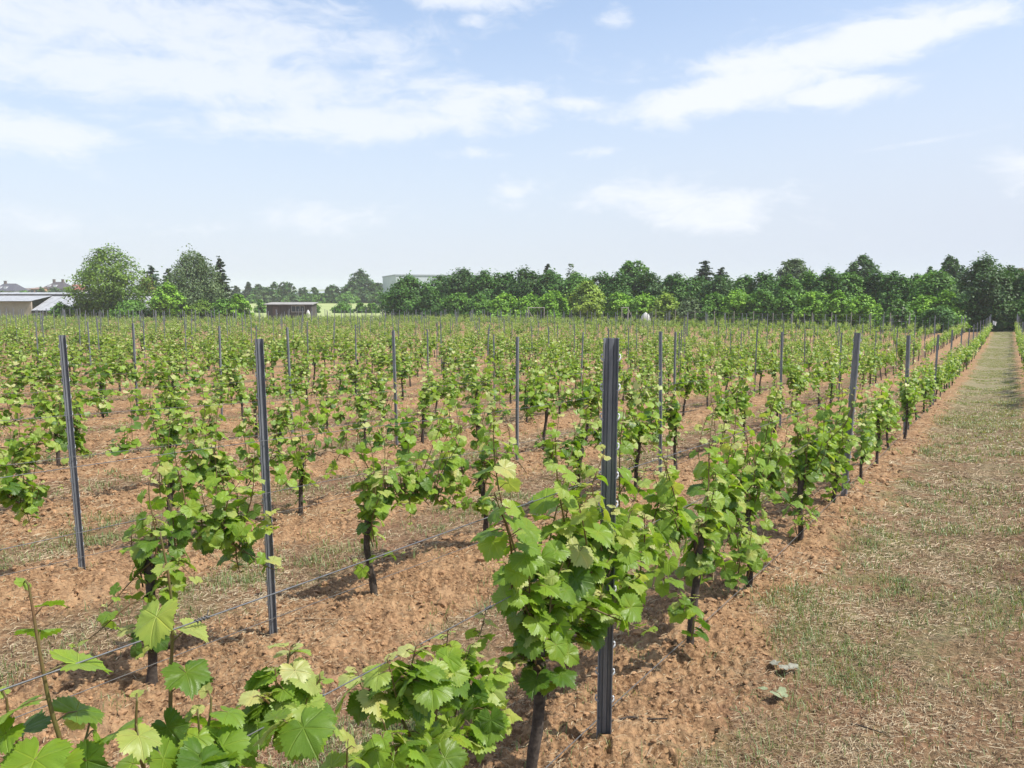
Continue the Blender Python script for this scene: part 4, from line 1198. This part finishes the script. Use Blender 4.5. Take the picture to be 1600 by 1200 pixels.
for px, top, w, dd, kind, shape, lab, nm in [
        (985, 411, 50, 26, 'mid', 'round', 'domed lighter treetop rising above the middle of the hedge', 'deciduous_tree'), (1235, 407, 54, 30, 'grey', 'round', 'first domed grey-green treetop above the right hedge', 'deciduous_tree'),
        (1342, 402, 48, 30, 'deep', 'round', 'second domed dark treetop with sky showing beneath it', 'deciduous_tree'), (1481, 403, 40, 32, 'deep', 'round', 'dark treetop behind, left of the large end tree', 'deciduous_tree'),
        (1447, 418, 24, 30, 'deep', 'round', 'small dark treetop far behind the broad lighter hedge tree', 'deciduous_tree'), (855, 411, 60, 24, 'fir', 'fir', 'small dark spruce top above the left hedge', 'spruce_tree'),
        (893, 414, 40, 20, 'grey', 'tall', 'thin half-bare treetop right of the small spruce', 'deciduous_tree'), (1099, 406, 78, 24, 'fir', 'fir', 'larger of the twin dark spruces above the hedge', 'spruce_tree'),
        (1124, 416, 60, 22, 'fir', 'fir', 'smaller of the twin dark spruces above the hedge', 'spruce_tree'), (1585, 421, 40, 18, 'rust', 'round', 'purplish dark treetop behind the trees at the right edge', 'deciduous_tree')]:
    H_(px, top, w, dd, kind, shape, lab, nm, dens=0.35 if 'thin' in lab else 1.0, bottom=0.50 if nm == 'deciduous_tree' and 'thin' not in lab else 0.05)
# lighter shrubs along the hedge foot
SHR = [(672, 462, 46, 'dark', 'dark shrub at the hedge foot in front of the hall corner'), (712, 460, 50, 'mid', 'green shrub second along the hedge foot from the hall'), (750, 462, 46, 'mid', 'green shrub third along the hedge foot from the hall'),
       (788, 458, 46, 'light', 'light green shrub left of the pale goal frame'), (826, 461, 44, 'light', 'light green shrub behind the pale goal frame'), (862, 457, 46, 'light', 'light green shrub left of the round yellow-green bush'),
       (966, 458, 50, 'light', 'light green shrub right of the round yellow-green bush'), (1004, 461, 46, 'light', 'light green shrub behind the white dome'), (1042, 459, 48, 'lime', 'yellowish shrub first right of the white dome'),
       (1078, 464, 44, 'grey', 'dull grey-green shrub right of the yellowish hedge shrub'), (1112, 458, 48, 'mid', 'green shrub below the twin spruces'), (1150, 455, 52, 'light', 'light green shrub right of the twin spruces'),
       (1190, 456, 54, 'mid', 'green shrub below the ragged hedge tree'), (1228, 455, 50, 'mid', 'green shrub below the first domed treetop'), (1268, 458, 50, 'light', 'light green shrub right of the first domed treetop'),
       (1306, 459, 48, 'light', 'light green shrub between the domed treetops'), (1346, 462, 50, 'light', 'light green shrub left of the elder flowers'), (1442, 462, 46, 'light', 'light green shrub right of the elder flowers'),
       (1476, 458, 50, 'light', 'light green shrub left of the large end tree'), (1466, 482, 56, 'dark', 'low dark shrub in front of the large end tree')]
for px, top, w, kind, lab in SHR: H_(px, top, w * 1.15, -0.5 if px != 1466 else -4, kind, 'bush', lab, 'hedge_shrub', bottom=0.0, cat='shrub')
H_(921, 442, 58, -3, 'lime', 'round', 'round yellow-green bush standing out in front of the hedge', 'round_bush', bottom=0.02, cat='bush', dens=1.3)
elder = tree(1403, 471, 50, hedgeD(1403) - 2.5, 'mid', 'bush', 'elder bush dotted with white flower clusters', 'elder_bush', 'bush', bottom=0.0)
M_FLOWER = mat_simple('elder_flower', (0.75, 0.74, 0.62), 0.8, 0, 0.1)
fl = MB(); rg = np.random.default_rng(8)
eh = CAMH + (450 - 471) / F * (hedgeD(1403) - 2.5) - elder.location[2]
for q in range(34):
    a = rg.uniform(0, 6.28); f = rg.uniform(0.35, 1.0); rr = 1.55 * math.sqrt(max(0, 1.1 - f * f))
    c = np.array([math.cos(a) * rr, math.sin(a) * rr, eh * f])
    k = 10
    stamp(fl, 'C', c + rg.normal(0, 0.05, (k, 3)) * np.array([1, 1, 0.3]), rg.normal(0, 1, (k, 3)) * np.array([1, 1, 0.2]), np.tile([0, 0, 1.0], (k, 1)) + rg.normal(0, 0.4, (k, 3)), np.full(k, 0.09), np.full(k, 0.5), rg, protos=SPRAY)
o = link('blossom', fl.mesh('blossom', M_FLOWER), elder)

# ------------------------------------------------------------------ buildings
def zpx(py, D): return CAMH + (450 - py) / F * D
M_ROOFC, N, b, o = newmat('corrugated_roof')
_p = N.n.new('ShaderNodeTexCoord').outputs['Object']
_x = N.sep(_p)
wv = N.math('SINE', N.math('MULTIPLY', N.math('ADD', _x[0], N.math('MULTIPLY', _x[1], 0.0)), 36.0))
seam = N.ramp(N.math('ABSOLUTE', N.math('SUBTRACT', N.math('FRACT', N.math('DIVIDE', _x[0], 1.1)), 0.5)), 0.44, 0.49, 0, 1)
n = N.noise(_p, 1.3, 5, 0.65)
N.put(N.mix(N.math('MULTIPLY', seam, 0.6), N.mix(N.ramp(n, 0.3, 0.75), (0.42, 0.435, 0.455), (0.31, 0.32, 0.335)), (0.12, 0.12, 0.13)), b.inputs['Base Color'])
b.inputs['Roughness'].default_value = 0.7
bump(N, b, wv, 0.03, 0.6)
M_WALLB = mat_simple('beige_render', (0.42, 0.345, 0.265), 0.9, 0, 0.22, 0.8, 0.01)
M_WALLG = mat_simple('grey_beige_wall', (0.36, 0.32, 0.27), 0.9, 0, 0.25, 0.9)
M_DARKT = mat_simple('dark_trim', (0.07, 0.065, 0.06), 0.8)
def slab(m, pts, th, mat=0):
    """thick sheet from 4 corners (counter-clockwise seen from above)"""
    P = np.array(pts, float); nrm = np.cross(P[1] - P[0], P[3] - P[0]); nrm /= np.linalg.norm(nrm)
    V = np.concatenate([P - nrm * th, P])
    m.add(V, [(3, 2, 1, 0), (4, 5, 6, 7), (0, 1, 5, 4), (1, 2, 6, 5), (2, 3, 7, 6), (3, 0, 4, 7)], mat)
def low_building():
    D0, D1 = 108.5, 116.0
    X = lambda px, D: (px - 800) / F * D
    ox, oy = X(50, D0), D0
    zg = gz(ox, oy)
    e = link('farm_shed', None, None, (ox, oy, zg)); tag(e, 'long low farm shed with grey corrugated roof and beige wall', 'shed')
    xl, xm, xr = X(-45, D0) - ox, 0.0, X(236, D0) - ox
    yR = D1 - oy
    zE1 = zpx(470, D0) - zg; zE2 = zpx(484.5, D0) - zg; zR = zpx(458, D1) - zg
    m = MB(); m.box(xl, xm, 0.30, 0.55, -0.4, zE1 - 0.06); link('wall', m.mesh('wall', M_WALLB, False), e)
    m = MB(); m.box(xm + 0.004, xr - 0.5, 0.7, 0.95, -0.4, zE2 - 0.05); o = link('wall', m.mesh('wall', M_WALLG, False), e); o['label'] = 'lower grey-beige wall under the long eave'
    m = MB(); m.box(xl, xr - 0.5, yR + 5.5, yR + 5.8, -0.4, zE2); link('wall', m.mesh('wall', M_WALLG, False), e)
    # front roof in two fields
    fz = lambda yy, z0, y0: z0 + (zR - z0) * (yy - y0) / (yR - y0)
    m = MB(); slab(m, [(xl - 0.3, -0.2, zE1), (xm + 0.15, -0.2, zE1), (xm - 0.5, yR - 0.9, zR - 0.30), (xl - 0.3, yR - 0.9, zR - 0.30)], 0.05)
    link('roof', m.mesh('roof', M_ROOFC, False), e)
    m = MB(); slab(m, [(xm + 0.17, -0.1, zE2), (xr + 0.2, -0.1, zE2), (xr - 1.2, yR - 0.9, zR - 0.31), (xm - 0.48, yR - 0.9, zR - 0.31)], 0.05)
    link('roof', m.mesh('roof', M_ROOFC, False), e)
    m = MB(); slab(m, [(xl - 0.3, yR - 1.3, zR - 0.10), (xr - 1.0, yR - 1.3, zR - 0.10), (xr - 1.2, yR, zR + 0.12), (xl - 0.3, yR, zR + 0.12)], 0.05)
    slab(m, [(xl - 0.3, yR + 0.01, zR + 0.12), (xr - 1.2, yR + 0.01, zR + 0.12), (xr - 1.0, yR + 6.0, zE2), (xl - 0.3, yR + 6.0, zE2)], 0.05)
    link('ridge_roof', m.mesh('ridge_roof', M_ROOFC, False), e)
    m = MB(); m.box(xl - 0.3, xr - 1.2, yR - 1.0, yR - 0.93, zR - 0.30, zR - 0.15); link('ridge_board', m.mesh('ridge_board', M_WALLG, False), e)
    m = MB(); m.box(xm + 0.2, xr + 0.1, -0.02, 0.10, zE2 - 0.24, zE2 - 0.06); link('fascia', m.mesh('fascia', M_DARKT, False), e)
low_building()

def house(px0, px1, eave, ridge_y, D, wallc, roofc, label, chim=0, dormers=0, gable_left=None, depth=9.0, name='village_house', hip=0.0):
    x0, x1 = (px0 - 800) / F * D, (px1 - 800) / F * D
    xc = (x0 + x1) / 2
    zg = gz(xc, D); e = link(name, None, None, (xc, D, zg)); tag(e, label, 'house')
    w = (x1 - x0) / 2; ze = zpx(eave, D) - zg; zr = zpx(ridge_y, D) - zg
    mw = mat_simple(name + '_wall', wallc, 0.9); mr = mat_simple(name + '_roof', roofc, 0.85, 0, 0.3, 3)
    m = MB(); m.box(-w + 0.3, w - 0.3, 0, depth, -0.5, ze)
    if not hip:
        for sx in (-w + 0.3, w - 0.3):
            m.add([(sx, 0, ze), (sx, depth, ze), (sx, depth / 2, zr - 0.1), (sx + 0.2 * (-1 if sx > 0 else 1), 0, ze), (sx + 0.2 * (-1 if sx > 0 else 1), depth, ze), (sx + 0.2 * (-1 if sx > 0 else 1), depth / 2, zr - 0.1)], [(0, 1, 2), (5, 4, 3)])
    link('wall', m.mesh('wall', mw, False), e)
    m = MB(); h = hip
    slab(m, [(-w, -0.5, ze - 0.1), (w, -0.5, ze - 0.1), (w - h, depth / 2, zr), (-w + h, depth / 2, zr)], 0.15)
    slab(m, [(w, depth + 0.5, ze - 0.1), (-w, depth + 0.5, ze - 0.1), (-w + h, depth / 2 + 0.01, zr), (w - h, depth / 2 + 0.01, zr)], 0.15)
    if h:
        m.add([(-w + 0.02, -0.45, ze - 0.1), (-w + 0.02, depth + 0.45, ze - 0.1), (-w + h, depth / 2, zr - 0.02)], [(0, 2, 1)])
        m.add([(w - 0.02, -0.45, ze - 0.1), (w - 0.02, depth + 0.45, ze - 0.1), (w - h, depth / 2, zr - 0.02)], [(0, 1, 2)])
    rf = link('roof', m.mesh('roof', mr, False), e)
    for q in range(chim):
        xq = (-0.4 + 0.7 * q) * w
        m = MB(); m.box(xq - 0.35, xq + 0.35, depth / 2 - 0.4, depth / 2 + 0.4, zr - 0.5, zr + 0.9); m.box(xq - 0.42, xq + 0.42, depth / 2 - 0.47, depth / 2 + 0.47, zr + 0.9, zr + 1.0)
        link('chimney', m.mesh('chimney', mat_simple('chimney_brick', (0.16, 0.11, 0.10), 0.9), False), rf)
    for q in range(dormers):
        xq = (-0.45 + 0.5 * q) * w; zz = ze + (zr - ze) * 0.35
        m = MB(); m.box(xq - 0.5, xq + 0.5, depth * 0.10, depth * 0.4, zz - 0.5, zz + 0.55)
        link('dormer', m.mesh('dormer', mat_simple('dormer_white', (0.62, 0.63, 0.65), 0.6), False), rf)
    k = max(2, int(w / 1.5))
    for q in range(k):
        xq = -w + (q + 0.5) * 2 * w / k
        m = MB(); m.box(xq - 0.5, xq + 0.5, -0.06, 0.03, max(0.8, ze - 2.0), ze - 0.5)
        link('window', m.mesh('window', M_GLASS, False), e)
    return e
M_GLASS, N, b, o = newmat('window_glass')
b.inputs['Base Color'].default_value = (0.06, 0.075, 0.09, 1); b.inputs['Roughness'].default_value = 0.12
DV = 300
house(-8, 28, 454, 443, DV, (0.62, 0.62, 0.64), (0.085, 0.085, 0.115), 'village house with dark blue-grey gabled roof at the left edge', 1, 2, hip=2.0)
house(27, 66, 452.5, 450, DV + 10, (0.50, 0.40, 0.28), (0.22, 0.19, 0.17), 'low cream house with nearly flat roof between the village houses', 0, 0)
house(52, 66, 451, 449, DV - 6, (0.55, 0.30, 0.19), (0.30, 0.2, 0.16), 'small salmon-coloured house left of the dark-roofed house')
house(68, 107, 451, 440.5, DV, (0.45, 0.42, 0.40), (0.075, 0.062, 0.075), 'large village house with dark brown hipped roof and chimneys', 2, 2, hip=3.2)
house(104, 130, 452.5, 444.5, DV + 6, (0.50, 0.42, 0.36), (0.36, 0.105, 0.075), 'village house with red tiled roof beside the olive tree', 0, 2, hip=1.5)
for px, top, w, lab, kd in [(8, 455, 26, 'bush below the blue-grey village roof', 'grey'), (42, 454, 30, 'bush in front of the low cream house', 'mid'), (72, 449, 18, 'dark bush left of the brown hipped roof', 'deep'), (90, 451, 34, 'dark bush below the brown hipped roof', 'deep'), (107, 452, 18, 'pale green bush below the red roof', 'light'), (122, 454, 26, 'dark bush below the red village roof', 'deep')]:
    tree(px, top, w, DV - 25, kd, 'bush', lab, 'bush', 'bush', leafsize=0.3, bottom=0)

def greenhouse(px0, px1, top, bot, D, label):
    x0, x1 = (px0 - 800) / F * D, (px1 - 800) / F * D; xc = (x0 + x1) / 2; w = (x1 - x0) / 2
    zg = gz(xc, D); zt = zpx(top, D) - zg; zb = zpx(bot, D) - zg
    e = link('greenhouse', None, None, (xc, D, zg)); tag(e, label, 'greenhouse', 'white low buildings beyond the field')
    m = MB(); m.box(-w, w, 0, 12, -0.4, zt - 0.7); link('wall', m.mesh('wall', mat_simple('white_wall', (0.56, 0.55, 0.53), 0.8, 0, 0.25, 0.6), False), e)
    m = MB(); slab(m, [(-w - 0.3, -0.4, zt - 0.6), (w + 0.3, -0.4, zt - 0.6), (w + 0.3, 6, zt), (-w - 0.3, 6, zt)], 0.12)
    slab(m, [(w + 0.3, 12.4, zt - 0.6), (-w - 0.3, 12.4, zt - 0.6), (-w - 0.3, 6.01, zt), (w + 0.3, 6.01, zt)], 0.12)
    link('roof', m.mesh('roof', mat_simple('greenhouse_roof', (0.44, 0.47, 0.51), 0.5, 0, 0.2, 0.8), False), e)
    for q in range(int(w / 2.5)):
        xq = -w + (q + 0.5) * 2 * w / max(1, int(w / 2.5))
        m = MB(); m.box(xq - 0.7, xq + 0.7, -0.05, 0.04, zt - 2.2, zt - 1.1); link('window', m.mesh('window', M_GLASS, False), e)
greenhouse(374, 405, 455, 463, 285, 'white low greenhouse left behind the field, above the light bush')
greenhouse(424, 450, 458, 462, 283, 'pale brown-roofed low building behind the brown shed')
greenhouse(462, 532, 455.5, 463, 288, 'long white greenhouse behind the field, right of the brown shed')

def hall():
    p0 = np.array([(620 - 800) / F * 222, 222.0]); pl = np.array([(599.5 - 800) / F * 262, 262.0]); pr = np.array([(760 - 800) / F * 236, 236.0])
    pb = pl + pr - p0
    zg = min(gz(*p0), gz(*pl)) - 0.3
    e = link('industrial_hall', None, None, (p0[0], p0[1], zg)); tag(e, 'large windowless grey industrial hall behind the hedge', 'hall')
    h = zpx(429, 222) - zg
    m = MB()
    C = [p0, pr, pb, pl]
    V = [(c[0] - p0[0], c[1] - p0[1], z) for z in (0, h - 0.35) for c in C]
    m.add(V, [(0, 1, 5, 4), (1, 2, 6, 5), (2, 3, 7, 6), (3, 0, 4, 7)])
    Mh, N, b, o = newmat('grey_cladding')
    pp = N.n.new('ShaderNodeTexCoord').outputs['Object']; xx = N.sep(pp)
    st = N.ramp(N.math('ABSOLUTE', N.math('SUBTRACT', N.math('FRACT', N.math('DIVIDE', N.math('ADD', xx[0], xx[1]), 3.0)), 0.5)), 0.46, 0.5, 0, 0.25)
    N.put(N.mix(st, N.mix(N.ramp(N.noise(pp, 0.15, 3), 0.3, 0.7), (0.45, 0.48, 0.51), (0.50, 0.53, 0.56)), (0.2, 0.23, 0.26)), b.inputs['Base Color']); b.inputs['Roughness'].default_value = 0.6
    link('wall', m.mesh('wall', Mh, False), e)
    m = MB()
    cx = sum(C) / 4
    V = [((c[0] - cx[0]) * 1.01 + cx[0] - p0[0], (c[1] - cx[1]) * 1.01 + cx[1] - p0[1], z) for z in (h - 0.35, h) for c in C]
    m.add(V, [(3, 2, 1, 0), (4, 5, 6, 7), (0, 1, 5, 4), (1, 2, 6, 5), (2, 3, 7, 6), (3, 0, 4, 7)])
    link('roof', m.mesh('roof', mat_simple('hall_roof_edge', (0.36, 0.39, 0.42), 0.5, 0.2), False), e)
    # roller gate on the left face
    d = (pl - p0) / np.linalg.norm(pl - p0); nn_ = np.array([-d[1], d[0]])
    if nn_ @ (-p0) < 0: nn_ = -nn_
    m = MB(); a = d * 14 + nn_ * 0.05; c = d * 22 + nn_ * 0.05
    V = [(a[0], a[1], 0.1), (c[0], c[1], 0.1), (c[0], c[1], 3.2), (a[0], a[1], 3.2)] + [(a[0] - nn_[0] * 0.1, a[1] - nn_[1] * 0.1, 0.1), (c[0] - nn_[0] * 0.1, c[1] - nn_[1] * 0.1, 0.1), (c[0] - nn_[0] * 0.1, c[1] - nn_[1] * 0.1, 3.2), (a[0] - nn_[0] * 0.1, a[1] - nn_[1] * 0.1, 3.2)]
    m.add(V, [(0, 1, 2, 3), (7, 6, 5, 4), (0, 4, 5, 1), (1, 5, 6, 2), (2, 6, 7, 3), (3, 7, 4, 0)])
    link('gate', m.mesh('gate', mat_simple('gate_dark', (0.13, 0.15, 0.17), 0.5), False), e)
hall()

M_PLANK, N, b, o = newmat('brown_planks')
_p = N.n.new('ShaderNodeTexCoord').outputs['Object']; _x = N.sep(_p)
st = N.ramp(N.math('ABSOLUTE', N.math('SUBTRACT', N.math('FRACT', N.math('DIVIDE', _x[0], 0.16)), 0.5)), 0.40, 0.5, 0, 0.8)
nb_ = N.noise(N.vmath('MULTIPLY', _p, (6, 6, 0.6)), 1.0, 4)
N.put(N.mix(st, N.mix(N.ramp(nb_, 0.3, 0.7), (0.070, 0.060, 0.050), (0.112, 0.098, 0.084)), (0.03, 0.02, 0.016)), b.inputs['Base Color']); b.inputs['Roughness'].default_value = 0.85
M_WHITE = mat_simple('white_paint', (0.70, 0.70, 0.68), 0.6, 0, 0.15, 3)
M_POLE = mat_simple('pale_wood', (0.40, 0.37, 0.32), 0.8, 0, 0.3, 10)
def garden_shed():
    D = 105.5; X = lambda px: (px - 800) / F * D
    xc = X(453); zg = gz(xc, D); e = link('garden_shed', None, None, (xc, D, zg)); tag(e, 'brown wooden garden shed with flat roof and white framed windows', 'shed')
    w = X(488) - X(453); zt = zpx(474.5, D) - zg
    m = MB(); m.box(-w, w, 0, 2.8, -0.3, zt - 0.07); link('wall', m.mesh('wall', M_PLANK, False), e)
    m = MB(); slab(m, [(-w - 0.25, -0.35, zt - 0.04), (w + 0.2, -0.35, zt - 0.04), (w + 0.2, 3.0, zt + 0.16), (-w - 0.25, 3.0, zt + 0.16)], 0.09)
    link('roof', m.mesh('roof', mat_simple('felt_roof', (0.36, 0.35, 0.33), 0.9, 0, 0.35, 2), False), e)
    def win(px0, px1, py0, py1, bars):
        x0, x1, z0, z1 = X(px0) - xc, X(px1) - xc, zpx(py1, D) - zg, zpx(py0, D) - zg
        m = MB(); m.box(x0, x1, -0.03, 0.02, z0, z1); f = link('window', m.mesh('window', M_GLASS, False), e)
        m = MB()
        for q in np.linspace(x0, x1, bars + 1): m.box(q - 0.035, q + 0.035, -0.07, -0.031, z0 - 0.05, z1 + 0.05)
        xs = np.linspace(x0, x1, bars + 1)
        for q in range(bars):
            for zz in (z0, z1): m.box(xs[q] + 0.036, xs[q + 1] - 0.036, -0.068, -0.031, zz - 0.05, zz + 0.05)
        link('frame', m.mesh('frame', M_POLE, False), f)
    win(457, 477, 477.5, 487, 3)
    x0 = X(428) - xc; m = MB(); m.box(x0, x0 + 0.65, -0.04, 0.02, 0, zt - 0.35); d = link('door', m.mesh('door', mat_simple('shed_door', (0.15, 0.11, 0.09), 0.8), False), e)
    m = MB(); m.box(x0 + 0.54, x0 + 0.60, -0.10, -0.041, 0.85, 0.97); link('handle', m.mesh('handle', M_HOOK, False), d)
garden_shed()

# white things standing at the far edge
def lump(name, px, top, wpx, D, label, cat, mat, seed, flat=0.85):
    rg = np.random.default_rng(seed); x, y = at(px, D); zg = gz(x, y)
    H = zpx(top, D) - zg; w = wpx / F * D / 2
    m = MB(); K, S = 14, 9
    V = []; 
    for a in range(S):
        f = a / (S - 1)
        prof = 1.0 if f < 0.45 else math.cos((f - 0.45) / 0.55 * math.pi / 2) ** 0.6
        for b_ in range(K):
            th = b_ * 2 * math.pi / K
            rr = w * max(prof, 0.02) * (1 + 0.12 * math.sin(5 * th + 1) + rg.uniform(-0.05, 0.05)) 
            V.append((math.cos(th) * rr, math.sin(th) * rr * flat, -0.1 + (H + 0.1) * f))
    Q = [(a * K + b_, a * K + (b_ + 1) % K, (a + 1) * K + (b_ + 1) % K, (a + 1) * K + b_) for a in range(S - 1) for b_ in range(K)]
    m.add(V, Q)
    o = link(name, m.mesh(name, mat), None, (x, y, zg)); tag(o, label, cat)
M_TARP = mat_simple('white_tarp', (0.62, 0.62, 0.58), 0.7, 0, 0.45, 5, 0.02)
lump('tarp_dome', 1008, 487.5, 15, hedgeD(1008) - 5.5, 'white domed tarp-covered heap in front of the hedge', 'tarp', M_TARP, 3)
lump('white_barrel', 482.5, 483.5, 6.5, 103.6, 'small white rounded container beside the shed window', 'container', M_WHITE, 4)

def goal_frame(px0, px1, top, D, label, brace):
    x0, x1 = (px0 - 800) / F * D, (px1 - 800) / F * D; zg = gz((x0 + x1) / 2, D); zt = zpx(top, D) - zg
    e = link('pole_frame', None, None, ((x0 + x1) / 2, D, zg)); tag(e, label, 'frame')
    w = (x1 - x0) / 2
    for s in (-1, 1):
        m = MB(); m.tube(np.array([(s * w, 0, -0.3), (s * w, 0, zt)]), 0.05, 8); link('post', m.mesh('post', M_POLE), e)
    m = MB(); m.tube(np.array([(-w - 0.06, 0, zt + 0.04), (w + 0.06, 0, zt + 0.04)]), 0.045, 8); link('crossbar', m.mesh('crossbar', M_POLE), e)
    for s in brace:
        m = MB(); m.tube(np.array([(s * w, 0.06, zt - 0.1), (s * w + abs(s) * 0.9, 0.5, 0)]), 0.04, 7); link('brace', m.mesh('brace', M_POLE), e)
goal_frame(825, 850, 481, hedgeD(838) - 5, 'pale rectangular pole frame like a small goal, left before the hedge', (-1,))
goal_frame(971, 981, 481, hedgeD(976) - 5, 'narrow pole frame with a slanting brace left of the white dome', (1,))
def wire_fence():
    e = None; pxs = np.linspace(1024, 1420, 14)
    P = [((px - 800) / F * (hedgeD(px) - 4.6), hedgeD(px) - 4.6) for px in pxs]
    z0 = gz(*P[0]); e = link('wire_fence', None, None, (P[0][0], P[0][1], z0)); tag(e, 'thin wire fence with slim pale posts at the hedge foot', 'fence')
    Q = []
    for x, y in P:
        z = gz(x, y) - z0; m = MB(); h = 1.75 * rg.uniform(0.92, 1.05)
        m.tube(np.array([(x - P[0][0], y - P[0][1], z - 0.3), (x - P[0][0], y - P[0][1], z + h)]), 0.035, 6); link('post', m.mesh('post', M_POLE), e)
        Q.append((x - P[0][0], y - P[0][1] - 0.04, z))
    for hh in (1.55, 1.0, 0.5):
        m = MB(); m.tube(np.array(Q) + np.array([0, 0, hh]), 0.009, 4); link('wire', m.mesh('wire', M_WIRE), e)
wire_fence()
# white cloth hung at the end of the first row
def white_cloth():
    D = 66.0; x, y = at(1553, D); zg = gz(x, y); m = MB()
    zt = zpx(500.5, D) - zg; zb = zpx(506.5, D) - zg
    for fr in np.linspace(0, 1, 1): pass
    k = 8; V = []
    for a in range(5):
        for b_ in range(k):
            u = b_ / (k - 1); v = a / 4
            V.append(((u - 0.5) * 0.34 * (1 - 0.35 * v), 0.05 * math.sin(u * 7 + v * 2), zt + (zb - zt) * v - 0.12 * u))
    V = np.array(V); V2 = V + np.array([0, 0.012, 0])
    Q = [(a * k + b_, a * k + b_ + 1, (a + 1) * k + b_ + 1, (a + 1) * k + b_) for a in range(4) for b_ in range(k - 1)]
    m.add(V, np.array(Q)[:, ::-1]); m.add(V2, Q)
    o = link('white_cloth', m.mesh('white_cloth', M_WHITE), None, (x, y, zg)); tag(o, 'small white cloth tied at the far end of the grass-side row', 'cloth')
white_cloth()

# ------------------------------------------------------------------ summer haze
def haze():
    m = MB(); m.box(-3400, 3400, -3400, 3400, -6.5, 26.0)
    mt = bpy.data.materials.new('air_haze'); mt.use_nodes = True
    N = NT(mt.node_tree); N.n.clear(); o = N.n.new('ShaderNodeOutputMaterial')
    v = N.n.new('ShaderNodeVolumePrincipled')
    v.inputs['Color'].default_value = (0.94, 0.96, 1.0, 1); v.inputs['Density'].default_value = 0.00042; v.inputs['Anisotropy'].default_value = 0.0
    N.l.new(v.outputs[0], o.inputs['Volume'])
    h = link('haze', m.mesh('haze', mt, False)); h['kind'] = 'stuff'; tag(h, 'pale summer haze in the air over the fields', 'haze')
haze()
